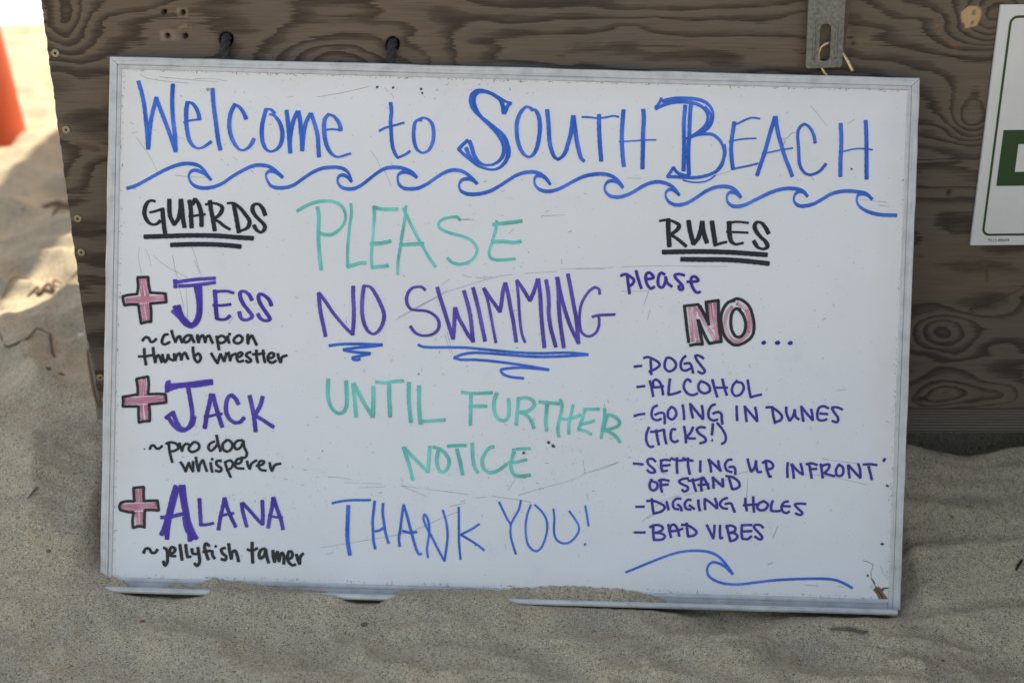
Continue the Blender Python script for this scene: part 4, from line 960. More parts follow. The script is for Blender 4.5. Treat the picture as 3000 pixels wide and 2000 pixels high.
  (4.81, 4.04, 0, '-2015,-569 -2017,-676 -2009,-795 -1978,-874 -1927,-932 -1877,-953 -1828,-929 -1800,-868 -1797,-769 -1804,-670 -1813,-583|-1731,-614 -1719,-717 -1701,-846 -1688,-984|-1722,-608 -1664,-716 -1592,-843 -1501,-979|-1497,-981 -1496,-810 -1498,-642|-1470,-583 -1380,-589 -1282,-574 -1163,-561|-1323,-597 -1317,-756 -1309,-855 -1301,-971|-1098,-581 -1094,-749 -1080,-898 -1062,-1028|-979,-617 -978,-746 -970,-895 -955,-1041|-958,-1018 -835,-1008 -677,-991'),
]),
('lettering', 'teal handwritten word Further sloping down', 'teal', [
  (4.43, 4.04, 0, '-389,-710 -386,-828 -388,-928 -385,-1042|-494,-671 -395,-682 -148,-668|-405,-834 -312,-826 -208,-823|-95,-673 -121,-752 -124,-821 -112,-900 -80,-959 0,-981 38,-945 48,-866 46,-796 37,-732|151,-734 145,-863 134,-1024|141,-729 230,-715 299,-732 335,-778 312,-829 244,-870 180,-882|180,-882 245,-910 306,-977 338,-1056|389,-757 488,-764 617,-772|479,-784 472,-884 470,-983 483,-1082'),
  (3.85, 3.85, 0, '626,-725 647,-789 636,-899 614,-999 611,-1078 623,-1147|776,-781 754,-895 733,-995 736,-1109|632,-938 711,-946 790,-924 858,-892|911,-831 889,-921 843,-1057|843,-1059 913,-1074 988,-1107|901,-827 985,-821 1069,-820|856,-1002 940,-979 1018,-952|1133,-810 1136,-904 1119,-1014 1105,-1148|1165,-894 1143,-974 1125,-1049|1150,-889 1194,-883 1264,-911 1308,-959 1297,-999 1219,-1036 1140,-1053|1140,-1055 1220,-1090 1281,-1138 1319,-1189'),
]),
('lettering', 'teal handwritten word Notice', 'teal', [
  (4.43, 4.04, 0, '-1141,-1318 -1104,-1422 -1067,-1530 -1023,-1683|-1131,-1323 -1045,-1410 -953,-1497 -862,-1586|-854,-1592 -847,-1474 -842,-1300|-744,-1352 -757,-1432 -750,-1511 -713,-1580 -673,-1587 -625,-1527 -617,-1458 -659,-1379 -720,-1331 -800,-1304|-637,-1289 -533,-1281 -432,-1276|-532,-1321 -510,-1405 -482,-1503 -460,-1607|-360,-1251 -352,-1361 -340,-1460 -320,-1529 -287,-1582|-112,-1281 -146,-1287 -204,-1346 -239,-1427 -232,-1506 -188,-1565 -138,-1576 -79,-1562 -11,-1520 37,-1474|118,-1337 95,-1417 88,-1497 101,-1556 140,-1600 220,-1606 308,-1593'),
  (3.46, 3.46, 0, '102,-1313 191,-1297 300,-1292|57,-1458 146,-1451 264,-1418'),
]),
('lettering', 'thin blue handwritten word Thank', 'blue2', [
  (3.27, 2.89, 0, '-1937,-1978 -1848,-1956 -1699,-1936 -1590,-1933 -1501,-1929|-1453,-1942 -1461,-2042 -1470,-2162 -1462,-2292 -1454,-2401 -1432,-2485|-1356,-1964 -1358,-2059 -1340,-2188 -1318,-2307 -1283,-2416|-1437,-2286 -1383,-2269 -1329,-2228|-1155,-2447 -1165,-2363 -1150,-2233 -1139,-2113 -1122,-1973|-1122,-1973 -1085,-2081 -1047,-2210 -1003,-2358 -960,-2487 -929,-2536 -905,-2523|-1125,-2270 -1045,-2290 -966,-2279'),
  (4.81, 3.08, 0, '-1752,-2003 -1754,-2150 -1755,-2300 -1750,-2400 -1721,-2561'),
  (2.69, 2.69, 0, '-829,-2568 -842,-2463 -825,-2323 -823,-2223 -849,-2114 -881,-2075 -892,-2116 -858,-2214 -796,-2322 -722,-2460 -641,-2602|-639,-2602 -623,-2467 -612,-2317 -631,-2158 -674,-2020|-494,-1982 -488,-2114 -484,-2263 -477,-2413 -456,-2579|-253,-2167 -322,-2217 -459,-2293|-459,-2295 -348,-2359 -267,-2407 -191,-2467'),
]),
('lettering', 'thin blue handwritten word You with an exclamation mark', 'blue2', [
  (2.5, 2.5, 0, '-35,-1910 15,-2010 67,-2108 104,-2162|104,-2162 146,-2076 193,-1985 212,-1886|104,-2162 105,-2276 135,-2395 173,-2499|327,-1931 293,-2032 275,-2152 279,-2271 305,-2380 355,-2441 405,-2459 453,-2426 491,-2345 517,-2234 516,-2125 472,-2026 372,-1930|586,-1973 599,-2083 597,-2202 610,-2282 652,-2340 710,-2362 779,-2347 837,-2295 879,-2224 877,-2154 830,-2076 766,-1990|945,-1925 968,-2032 989,-2154|951,-2375 961,-2356'),
]),
('lettering', 'black underlined heading Rules', 'black', [
  (5.58, 2.69, 0, '1788,1349 1792,1239 1810,1045|1690,1327 1769,1340 1848,1325 1913,1282 1890,1232 1823,1179|1828,1172 1893,1134 1944,1096 1999,1051|2017,1336 2038,1227 2082,1080|2082,1078 2129,1141 2158,1230 2173,1331|2173,1329 2186,1231 2231,1099|2281,1336 2305,1204 2331,1072|2329,1072 2387,1094 2455,1112|2477,1337 2484,1209 2506,1122 2556,1089 2642,1106|2453,1325 2566,1341 2694,1333|2452,1224 2570,1225 2693,1222|2924,1222 2892,1280 2841,1337 2792,1344 2766,1306 2782,1247 2837,1180 2898,1123 2919,1074 2881,1045 2811,1061 2762,1129'),
  (5.0, 5.58, 0, '1739,977 1957,988 2252,997 2548,995 2745,986 2913,978|1950,902 2157,905 2452,911 2699,901 2938,881'),
]),
('lettering', 'small purple handwritten word please above the outlined No', 'purple2', [
  (3.66, 3.27, 0, '1343,701 1358,607 1376,499|1271,697 1325,718 1385,687 1423,649 1398,599 1354,578|1442,758 1469,670 1507,562|1555,667 1612,674 1643,686 1600,740 1563,731 1553,672 1575,604 1616,563 1655,584|1768,725 1723,744 1696,686 1703,597 1743,577 1779,649 1779,698|1779,693 1801,630 1853,592|1990,722 1926,735 1879,718 1908,672 1964,614 1976,565 1941,560 1930,604|2022,650 2096,653 2150,669 2114,710 2075,704 2067,647 2099,569 2139,531 2175,541'),
]),
('lettering', 'black outlined word No above the rules list', 'black', [
  (3.66, 3.46, 0, '1996,374 2158,398|2158,398 2205,325 2278,189|2284,170 2265,288 2246,425|2236,425 2388,451|2383,449 2388,321 2399,173 2433,-14|2438,-14 2364,-26 2296,-42|2296,-42 2233,69 2164,221|2157,225 2182,117 2219,-49|2227,-49 2148,-53 2075,-68|2001,374 2018,261 2039,113 2064,-34|2179,379 2236,277'),
  (3.66, 3.46, 0, '2566,452 2497,432 2441,352 2419,252 2438,125 2481,27 2582,-49 2680,-27 2776,55 2797,154 2778,282 2735,389 2664,454 2585,474 2527,443|2638,355 2579,360 2541,305 2531,216 2547,118 2599,45 2658,52 2699,132 2697,221 2659,308 2618,352'),
]),
('lettering_fill', 'pink marker fill inside the outlined word No', 'pink', [
  (4.43, 4.23, 0, '2061,351 2080,213 2100,66 2112,-18|2115,362 2125,215 2149,67 2167,-21|2145,353 2239,198 2322,72 2359,-6|2291,407 2310,269 2340,132|2345,413 2356,221 2388,5|2538,384 2486,313 2469,234 2478,126 2530,28 2610,-9 2698,43 2748,143 2740,261 2687,368 2596,420|2707,349 2736,232 2730,103'),
]),
('lettering', 'three purple dots after the outlined No', 'purple2', [
  (3.85, 3.85, 0, '2897,-10 2912,-19 2924,-10 2913,-3|3051,-5 3066,-17 3081,-10 3071,0|3196,-5 3211,-14 3228,-8 3215,1'),
]),
('lettering', 'purple list item Dogs', 'purple2', [
  (3.16, 2.89, 0, '1453,-326 1539,-314|1638,-247 1645,-324 1651,-410|1559,-227 1600,-213 1670,-236 1731,-274 1743,-298 1713,-334 1625,-381|1820,-215 1800,-270 1807,-339 1852,-369 1901,-348 1929,-296 1897,-238 1849,-213 1825,-214|2034,-189 1998,-225 1980,-295 1997,-344 2039,-354 2088,-331|2019,-279 2078,-269 2102,-301 2124,-380|2237,-213 2197,-185 2144,-183 2161,-230 2217,-300 2257,-358 2228,-382 2178,-360'),
]),
('lettering', 'purple list item Alcohol', 'purple2', [
  (3.16, 2.89, 0, '1492,-556 1581,-543|1635,-482 1657,-551 1680,-659|1675,-541 1675,-491 1699,-466 1747,-491 1779,-567 1791,-636|1660,-556 1729,-551 1793,-539|1863,-454 1855,-546 1851,-633|1851,-635 1919,-620 1988,-593|2103,-481 2064,-451 2026,-501 2028,-560 2079,-620 2137,-629 2181,-608|2221,-463 2188,-516 2202,-577 2255,-606 2313,-584 2319,-542 2281,-494 2233,-475|2344,-448 2371,-541 2406,-644|2457,-439 2481,-528 2514,-621|2386,-538 2519,-534|2625,-450 2582,-505 2572,-577 2611,-625 2670,-604 2704,-531 2675,-475 2628,-469|2745,-441 2763,-540 2784,-636|2784,-638 2838,-619 2907,-602'),
]),
('lettering', 'purple list item Going in dunes', 'purple2', [
  (3.16, 2.89, 0, '1470,-888 1522,-869 1591,-858|1731,-759 1689,-780 1667,-848 1683,-907 1733,-927 1780,-909|1705,-867 1758,-842 1805,-846 1817,-903 1821,-963|1889,-769 1854,-823 1861,-892 1901,-913 1939,-880 1948,-830 1917,-782 1887,-769|2017,-744 2031,-818 2039,-909|2101,-727 2115,-806 2137,-889|2108,-736 2175,-814 2249,-899|2252,-901 2249,-822 2235,-745|2387,-729 2350,-741 2313,-810 2325,-889 2375,-912 2418,-898|2363,-833 2422,-814 2460,-837 2464,-885 2474,-949|2630,-739 2634,-821 2642,-905|2721,-739 2733,-818 2748,-912|2721,-746 2787,-816 2867,-906|2869,-908 2856,-814 2839,-747'),
  (3.16, 2.89, 0, '3034,-734 3044,-816 3072,-924|2962,-746 3022,-744 3100,-787 3147,-843 3135,-883 3067,-912|3192,-735 3196,-802 3234,-890|3234,-890 3272,-839 3289,-762|3289,-762 3301,-839 3340,-872|3362,-723 3374,-807 3392,-891|3362,-725 3429,-805 3496,-876|3498,-878 3488,-804 3474,-752|3671,-736 3613,-713 3564,-734 3547,-802 3559,-866 3609,-876 3658,-860|3575,-798 3664,-803|3829,-746 3771,-723 3712,-730 3734,-777 3784,-845 3775,-892 3716,-878'),
]),
('lettering', 'purple bracketed word Ticks', 'purple2', [
  (3.16, 2.89, 0, '1643,-1009 1619,-1078 1617,-1157 1643,-1216 1677,-1235 1701,-1221|1725,-1037 1739,-1114 1762,-1207|1663,-1061 1725,-1055 1814,-1032|1814,-1029 1823,-1102 1845,-1190|1947,-1026 1909,-1025 1892,-1090 1903,-1149 1939,-1170 1978,-1152|2040,-988 2060,-1085 2069,-1174|2144,-993 2113,-1063 2066,-1114|2066,-1114 2115,-1123 2173,-1121|2282,-996 2220,-991 2186,-1022 2222,-1070 2283,-1110 2292,-1148 2226,-1176|2365,-949 2364,-1017 2359,-1076|2361,-1136 2369,-1139|2414,-938 2475,-1006 2518,-1092 2510,-1151 2473,-1177'),
]),
('lettering', 'purple list item Setting up in front of stand', 'purple2', [
  (3.16, 2.89, 0, '1477,-1426 1589,-1434|1731,-1398 1688,-1365 1639,-1381 1650,-1431 1709,-1479 1730,-1516 1673,-1524 1637,-1496|1795,-1375 1794,-1444 1809,-1504|1809,-1506 1868,-1497|1782,-1387 1836,-1374 1899,-1379|1797,-1444 1896,-1432|1972,-1347 1972,-1429 1980,-1524|1905,-1354 1975,-1377 2067,-1369|2096,-1346 2101,-1436 2123,-1529|2038,-1348 2093,-1368 2156,-1376|2240,-1374 2239,-1432 2241,-1501|2330,-1355 2352,-1418 2365,-1498|2334,-1356 2402,-1417 2474,-1483|2476,-1484 2452,-1426 2440,-1368|2595,-1349 2548,-1360 2520,-1414 2542,-1473 2600,-1493|2566,-1437 2620,-1433 2639,-1470 2638,-1515|2773,-1337 2792,-1406 2817,-1480|2820,-1483 2857,-1434 2870,-1356|2870,-1356 2877,-1433 2899,-1484 2936,-1478|2982,-1371 2996,-1450 3029,-1533|3027,-1535 3052,-1528|2945,-1379 2983,-1353 3043,-1369 3067,-1408 3046,-1440 2996,-1447'),
  (3.16, 2.89, 0, '3231,-1366 3228,-1446 3234,-1535|3274,-1382 3293,-1454 3306,-1543|3276,-1382 3342,-1453 3404,-1498|3406,-1500 3396,-1441 3377,-1372|3477,-1391 3491,-1458 3508,-1537|3439,-1380 3498,-1366 3565,-1384|3478,-1434 3562,-1428|3605,-1373 3619,-1445 3632,-1529|3608,-1405 3656,-1379 3704,-1375 3695,-1423 3650,-1474|3650,-1476 3710,-1492 3767,-1505|3812,-1372 3782,-1430 3794,-1494 3838,-1500 3865,-1458 3853,-1398 3812,-1372|3916,-1374 3926,-1446 3938,-1520|3918,-1374 3985,-1444 4057,-1515|4060,-1517 4054,-1432 4031,-1358|4149,-1382 4168,-1449 4191,-1533|4086,-1364 4160,-1357 4242,-1365'),
  (3.16, 2.89, 0, '1693,-1601 1672,-1647 1678,-1706 1719,-1727 1755,-1696 1756,-1644 1716,-1628 1694,-1621|1802,-1595 1796,-1663 1813,-1742|1770,-1614 1824,-1600 1891,-1613|1801,-1663 1883,-1654|2108,-1577 2041,-1588 2002,-1617 2043,-1648 2101,-1674 2107,-1706 2065,-1730 2040,-1708|2158,-1580 2172,-1642 2199,-1721|2106,-1606 2170,-1600 2266,-1572|2271,-1560 2255,-1630 2263,-1719|2276,-1560 2314,-1618 2346,-1692|2221,-1651 2343,-1637|2384,-1554 2393,-1616 2398,-1681|2387,-1559 2448,-1615 2505,-1661|2507,-1663 2502,-1613 2496,-1570|2567,-1548 2586,-1611 2611,-1689|2534,-1539 2614,-1552 2678,-1598 2694,-1642 2668,-1673 2614,-1689'),
]),
('lettering', 'purple list item Digging holes', 'purple2', [
  (3.16, 2.89, 0, '1521,-1920 1618,-1915|1700,-1822 1709,-1894 1727,-1994|1643,-1849 1720,-1846 1800,-1874 1851,-1912 1823,-1958 1735,-1990|1869,-1850 1883,-1899 1894,-1944|2031,-1813 1979,-1814 1941,-1868 1963,-1927 2010,-1933|1994,-1878 2031,-1907 2043,-1950|2146,-1824 2108,-1823 2075,-1874 2096,-1923 2149,-1934|2128,-1884 2189,-1925|2230,-1820 2234,-1879 2251,-1944|2301,-1808 2303,-1867 2311,-1927|2301,-1805 2366,-1846 2444,-1911|2446,-1913 2441,-1863 2419,-1796|2560,-1787 2504,-1812 2476,-1862 2507,-1903 2564,-1912|2535,-1858 2602,-1851 2625,-1898 2647,-1947|2763,-1787 2768,-1854 2785,-1928|2852,-1767 2857,-1851 2867,-1941|2743,-1867 2812,-1860 2899,-1852|2977,-1810 2921,-1840 2902,-1890 2943,-1919 3002,-1899 3020,-1847 2979,-1815|3076,-1805 3060,-1856 3060,-1917|3062,-1920 3112,-1924 3164,-1917|3254,-1807 3207,-1819 3179,-1862 3191,-1922 3239,-1942 3268,-1921|3179,-1864 3276,-1864'),
  (3.16, 2.89, 0, '3452,-1831 3383,-1829 3326,-1841 3367,-1889 3417,-1938 3397,-1958 3337,-1942'),
]),
('lettering', 'purple list item Bad vibes', 'purple2', [
  (3.16, 2.89, 0, '1516,-2211 1575,-2212 1637,-2208|1729,-2125 1728,-2203 1741,-2297|1687,-2149 1731,-2125 1798,-2123 1839,-2152 1810,-2190 1739,-2212|1739,-2212 1811,-2212 1862,-2241 1843,-2279 1751,-2292|1897,-2110 1911,-2178 1933,-2257|1919,-2187 1920,-2137 1959,-2108 2000,-2155 2027,-2239|1914,-2189 2000,-2177 2062,-2153|2105,-2089 2114,-2162 2126,-2241|2048,-2109 2117,-2114 2188,-2152 2222,-2188 2198,-2224 2126,-2241|2333,-2103 2367,-2164 2412,-2256|2414,-2258 2422,-2183 2424,-2105|2487,-2103 2486,-2171 2493,-2250|2493,-2252 2521,-2242|2561,-2101 2580,-2178 2608,-2282|2554,-2129 2602,-2100 2661,-2128 2652,-2166 2581,-2188|2581,-2188 2653,-2188 2689,-2225 2665,-2260 2608,-2282|2734,-2096 2732,-2174 2741,-2243|2741,-2248 2804,-2251 2847,-2217|2731,-2094 2848,-2088|2738,-2167 2850,-2157|2977,-2117 2947,-2090 2889,-2087 2870,-2110 2922,-2168 2971,-2227 2952,-2252 2884,-2221'),
]),
('wave_drawing', 'single blue curling wave at the bottom right', 'blue2', [
  (3.27, 2.5, 60, '1430,-2672 1526,-2630 1673,-2563 1820,-2499 1967,-2443 2115,-2409 2243,-2401 2363,-2411 2463,-2448 2545,-2520 2607,-2596 2643,-2650'),
  (3.27, 2.5, 60, '2649,-2657 2555,-2572 2471,-2533 2405,-2531 2358,-2591 2369,-2674 2437,-2730 2562,-2768 2727,-2772 2941,-2740 3171,-2709 3435,-2689 3699,-2680 3832,-2694 3916,-2725 4013,-2776'),
]),
('ink_blot', 'small purple and blue ink blots near the right frame', 'purple2', [
  (5.39, 5.0, 0, '4320,-1302 4328,-1307'),
]),
('ink_blot', 'blue ink dot by the torn corner', 'blue2', [
  (3.85, 3.08, 0, '4179,-2629 4189,-2628'),
]),
('scratch_mark', 'thin dark scratches across the board surface', 'scratch', [
  (0.58, 0.58, 0, '-1262,123 -1067,242 -873,359 -678,465 -482,534 -287,599 -91,657 47,677|-1243,153 -1029,277 -853,376 -678,485|-525,661 -465,640 -416,634|-371,636 -327,629 -258,621|-288,643 -228,639 -179,648|-759,532 -710,572 -667,603|-705,-20 -673,-108 -640,-221|-681,10 -643,-117 -610,-245'),
  (0.58, 0.58, 0, '183,692 331,706 547,726|586,754 744,763 940,774 1196,789|763,764 941,768 1088,770|593,867 602,808|-454,1291 -553,1283 -405,1282|352,1347 500,1358 618,1365|-12,1136 51,1197'),
  (0.58, 0.58, 0, '1273,797 1667,821 2120,828 2474,835|1282,522 1577,531|1596,550 1543,376|1588,200 1613,319'),
  (0.58, 0.58, 0, '-3803,1692 -3625,1679 -3437,1676|-4255,2111 -4103,1909 -4001,1726|-3792,2124 -3693,2095|-3151,1918 -3101,1876|-3219,1835 -3199,1818|-4310,2154 -4241,2166|-4332,2274 -4283,2260|-2937,1819 -2902,1783|-2951,1776 -2908,1738|-4219,2818 -4160,2780 -4071,2763 -3923,2747 -3676,2732|-4002,2794 -3805,2780 -3529,2763 -3332,2754|-3608,2780 -3431,2790 -3234,2766'),
  (0.58, 0.58, 0, '-1597,2032 -1515,1921 -1484,1843 -1433,1796 -1382,1699 -1353,1626|-1367,1910 -1311,1824|-1457,2747 -1418,2696|-1387,2679 -1346,2631|-2216,2617 -2025,2652 -1879,2683 -1634,2748|-2551,2600 -2477,2618'),
  (0.58, 0.58, 0, '-1992,-2567 -1908,-2539|-2054,-2493 -1856,-2453 -1638,-2409 -1460,-2376 -1262,-2336 -1163,-2313 -1015,-2269 -868,-2205 -741,-2141 -603,-2077 -476,-2024|-596,-1977 -419,-1932|-1803,-1740 -1625,-1738 -1376,-1741|-1638,-1791 -1514,-1787 -1336,-1770|-1993,-1679 -1874,-1681 -1725,-1701|-1158,-1754 -978,-1774 -779,-1793 -581,-1813 -381,-1837|-1158,-1754 -1017,-1810 -867,-1866|-478,-1919 -419,-1903|-301,-1874 -183,-1854'),
  (0.58, 0.58, 0, '188,-1825 414,-1749 552,-1707 680,-1672 817,-1618 924,-1565 1022,-1523 1306,-1415|1022,-1533 1179,-1479 1316,-1415|-124,-1844 41,-1864 200,-1880 339,-1906|955,-1778 988,-1872|45,-2388 60,-2449|905,-1407 934,-1545|68,-1769 143,-1638'),
  (0.58, 0.58, 0, '1599,-2082 1686,-2015 1793,-1962|1657,-2055 1774,-1982|1742,-1913 1829,-1841 2025,-1776|2065,-1775 2241,-1720 2437,-1635 2660,-1519 2788,-1476|1827,-1762 1852,-1781|2786,-1565 2778,-1784|3095,-2233 3145,-2092|3041,-2534 3095,-2517|1747,-1426 1799,-1514 1869,-1544'),
  (0.58, 0.58, 0, '3350,2665 3432,2579 3544,2445|3936,1633 4153,1615 4252,1607|4155,1574 4278,1559|3769,2471 3855,2532|3373,1883 3418,1835'),
  (0.58, 0.58, 0, '-3599,889 -3536,733 -3484,567 -3391,402|-3566,742 -3504,596|-4032,779 -3901,674 -3781,608 -3641,543|-3814,785 -3782,628 -3750,530|-3728,412 -3674,206|-3649,414 -3627,59|-4192,863 -4200,754 -4166,578|-4132,855 -4092,797 -4059,659|-3160,28 -3113,103'),
  (0.58, 0.58, 0, '3753,-534 3871,-516|3352,-1494 3510,-1497 3708,-1512 3907,-1546 4146,-1596|3727,-1887 3757,-1905|4405,-1631 4525,-1687|3622,-1311 3801,-1335 4049,-1353'),
  (0.58, 0.58, 0, '2312,1862 2400,1884 2478,1915|1311,1800 1469,1800'),
  (0.58, 0.58, 0, '3090,-2231 3144,-2090|3041,-2537 3099,-2515|3851,-2760 3921,-2768|3475,-2757 3633,-2764|4323,-2515 4361,-2593 4412,-2652'),
]),
('crack', 'branching dark crack between the A and C of the title', 'scratch', [
  (1.0, 1.0, 0, '3025,2294 3069,2286 3098,2301 3126,2326 3145,2351 3189,2362|3069,2276 3081,2266 3066,2237 3052,2217|2989,2327 3024,2304'),
  (1.0, 1.0, 0, '4128,-2460 4198,-2478 4239,-2507 4231,-2557 4222,-2587 4229,-2637'),
]),
]

def write(name, label, col, groups, base):
    V, F, UV, PO = [], [], [], []
    si = 0
    for a, b, phi, s in groups:
        ph = math.radians(phi)
        for st in s.split('|'):
            pts = [tuple(float(q) * 1e-4 for q in t.split(',')) for t in st.split()]
            S = catmull(pts, .0016)
            n = len(S)
            if n < 3:
                S = [S[0], (S[0] + S[-1]) / 2, S[-1]]; n = 3
            T = []
            for i in range(n):
                t = S[min(i + 1, n - 1)] - S[max(i - 1, 0)]
                T.append(t / max(np.linalg.norm(t), 1e-9))
            W = []
            for t in T:
                nx_, nz_ = -t[1], t[0]
                # nib axes: long axis a along direction phi
                ca, sa = math.cos(ph), math.sin(ph)
                W.append(.5e-3 * math.hypot(a * (nx_ * ca + nz_ * sa), b * (-nx_ * sa + nz_ * ca)))
            W = np.convolve(np.pad(W, 2, mode='edge'), np.ones(5) / 5, 'valid')
            ext = .45
            e0 = S[0] - T[0] * W[0] * ext; e1 = S[-1] + T[-1] * W[-1] * ext
            S = [e0] + list(S) + [e1]; T = [T[0]] + T + [T[-1]]
            thin = col == 'scratch'
            W = [W[0] * (.2 if thin else .82)] + list(W) + [W[-1] * (.2 if thin else .78)]
            u = 0; v0 = len(V)
            L = sum(np.linalg.norm(S[i + 1] - S[i]) for i in range(len(S) - 1))
            for i in range(len(S)):
                if i: u += np.linalg.norm(S[i] - S[i - 1])
                t = T[i]; nn = np.array([-t[1], t[0]])
                j = 1 + .05 * math.sin(u * 900 + si * 3) + random.uniform(-.035, .035)
                h = base + (si % 10) * .00004 + u * .00015
                wl_ = W[i] * j; wr_ = W[i] * (1 + random.uniform(-.04, .04))
                po = 0.0 if thin else max(0.0, 1 - (L - u) / .0028) * (.95 if (si * 7 + 3) % 3 else .4) + .35 * max(0.0, 1 - u / .004)
                for sd, ww, vv in ((-1, wl_, 0), (0, 0, .5), (1, wr_, 1)):
                    p = S[i] + nn * sd * ww
                    V.append((p[0], .0012 - h, p[1])); UV.append((u + si * .37, vv + si * 1.7)); PO.append(min(1, po))
            for i in range(len(S) - 1):
                q = v0 + i * 3
                F.append((q, q + 1, q + 4, q + 3)); F.append((q + 1, q + 2, q + 5, q + 4))
            si += 1
    me = bpy.data.meshes.new(name)
    me.from_pydata(V, [], F); me.update()
    uvl = me.uv_layers.new(name='UVMap')
    for lp in me.loops: uvl.data[lp.index].uv = UV[lp.vertex_index]
    at = me.attributes.new('pool', 'FLOAT', 'POINT'); at.data.foreach_set('value', np.array(PO, np.float32))
    o = link(name, me, INK[col], wbd)
    tag(o, label)
    return o
for name, label, col, groups in WORDS:
    if col == 'scratch':      # every scratch is a part of its own
        for a, b, phi, st in groups:
            for one in st.split('|'):
                write(name, None, col, [(a, b, phi, one)], .00002)
        continue
    write(name, label, col, groups, .00004 if col == 'pink' else (.00002 if col == 'scratch' else .00030))

# dots, chips and ink specks on the laminate, shadow lines painted at its edges: far too many and small to be single parts
def specks(name, label, cnt, col, seed, box_, smin, smax, clusters):
    r = random.Random(seed)
    V, F = [], []
    for i in range(cnt):
        if r.random() < .72 and clusters:
            cx, cz, rx, rz = r.choice(clusters)
            x, z = r.gauss(cx, rx), r.gauss(cz, rz)
        else:
            x, z = r.uniform(box_[0], box_[1]), r.uniform(box_[2], box_[3])
        if not (box_[0] < x < box_[1] and box_[2] < z < box_[3]): continue
        s = smin * (smax / smin) ** (r.random() ** 2)
        a = r.uniform(-.6, .6) + (math.pi / 2 if r.random() < .35 else 0)
        l = s * r.choice([1, 1, 1.5, 2.5, 4]); n = 6; b = len(V)
        for k in range(n):
            t = 2 * math.pi * k / n; q = r.uniform(.6, 1.1)
            u, w = l * math.cos(t) * q, s * .5 * math.sin(t) * q
            V.append((x + u * math.cos(a) - w * math.sin(a), .0012 - .00025, z + u * math.sin(a) + w * math.cos(a)))
        F.append(tuple(range(b, b + n)))
    me = bpy.data.meshes.new(name); me.from_pydata(V, [], F); me.update()
    o = link(name, me, col, wbd)
    tag(o, label, kind='stuff')
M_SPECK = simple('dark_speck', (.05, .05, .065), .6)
M_SHADOW_LINE = simple('brown_shadow_line', (.16, .10, .06), .8)
M_SPECK2 = simple('faint_speck', (.36, .36, .43), .6)
CL = [(-.10, -.02, .06, .03), (.0, -.16, .08, .03), (-.17, -.17, .10, .03), (.10, -.12, .05, .03), (.22, .02, .07, .03), (.32, -.05, .05, .05), (-.27, -.19, .05, .03), (-.06, .06, .12, .05), (.0, .22, .1, .05), (-.3, .24, .06, .03), (.05, -.14, .04, .02), (.16, -.10, .02, .03), (-.33, -.12, .06, .02), (-.05, .275, .05, .006)]
PB_ = (-.437, .437, -.286, .282)
specks('ink_speck', 'dark specks and dashes scattered over the laminate', 1150, M_SPECK, 5, PB_, .00018, .00062, CL)
specks('faint_speck', 'faint grey smears scattered over the laminate', 900, M_SPECK2, 6, PB_, .0003, .0009, CL)
specks('edge_grime_shade', 'dark grime along the right edge of the laminate', 260, M_SPECK, 9, (.4385, .4430, -.285, .27), .0002, .0008, [(.4420, -.15, .0012, .08), (.4420, 0, .0012, .12)])
specks('edge_grime_shade', 'brown shadow line painted along the top edge of the laminate', 420, M_SHADOW_LINE, 12, (-.44, .44, .2848, .2867), .0002, .0009, [])  # brown flecks paint the thin shadow line between rail and panel
specks('edge_grime_shade', 'shadow line painted along the left edge of the laminate', 240, M_SPECK, 13, (-.4427, -.4395, -.285, .283), .0002, .0007, [])  # same painted shadow line, down the left rail
specks('edge_grime_shade', 'dark grime along the lower edge of the laminate', 420, M_SPECK, 10, (-.44, .44, -.2895, -.2855), .0002, .0008, [])
for cx, cz, r_ in ((.0565, -.1255, .0030), (.0510, -.1215, .0022), (.0230, -.1345, .0022), (.0100, -.1370, .0014), (-.2500, .0, .0), (-.1540, .2745, .0022), (-.1360, .2745, .0018), (-.1040, .2735, .0020), (-.1030, .2690, .0016), (.3835, .1970, .0016), (.4370, -.1600, .0024), (.4335, -.2265, .0022), (-.4090, -.1420, .0012), (-.0990, -.0480, .0014), (-.0290, -.2410, .0014), (-.3450, .267, .003)):
    if r_ <= 0: continue
    pts = [(cx * 1000 + r_ * 1000 * math.cos(k * .785) * random.uniform(.5, 1.1), cz * 1000 + r_ * 1000 * math.sin(k * .785) * random.uniform(.35, 1.0)) for k in range(8)]
    flat('ink_chip', pts, .0012, .00085, M_SPECK if cz < .26 or cx > -.3 else M_SPECK2, wbd)

# sand heap lying on the tray
def heap(label, x0, x1, prof):
    xs = np.linspace(x0, x1, int((x1 - x0) / .0018) + 2)
    V = []; F = []
    m = 9
    for x in xs:
        t = (x - x0) / (x1 - x0)
        hmax = np.interp(t, [p[0] for p in prof], [p[1] for p in prof])
        hmax = hmax * (1 + .12 * vnoise(np.array(x * 300), np.array(2.0), 140)) + .0002
        for k in range(m):
            s = k / (m - 1)
            y = .0002 - .0190 * s
            z = -BH + .0022 + hmax * (1 - s) ** 1.15 + .0004 * vnoise(np.array(x * 500), np.array(s * 14), 141) * (0 < k < m - 1)
            if k == m - 1: z = -BH - .001
            V.append((x, float(y), float(z)))
    n = len(xs)
    for i in range(n - 1):
        for k in range(m - 1):
            a = i * m + k
            F.append((a, a + m, a + m + 1, a + 1))
    o = from_lists('sand_heap', V, F, M_SAND, None, True)
    o.matrix_world = bmat_
    tag(o, label, 'sand heap', 'sand heaps on the marker tray', 'stuff')
heap('long heap of sand on the marker tray below the exclamation mark', -.03, .190, [(0, .0005), (.18, .0085), (.4, .0130), (.6, .0135), (.82, .0110), (.93, .0055), (1, 0)])
heap('small heap of sand at the left end of the marker tray', -.4425, -.4230, [(0, .0120), (.5, .0060), (1, 0)])
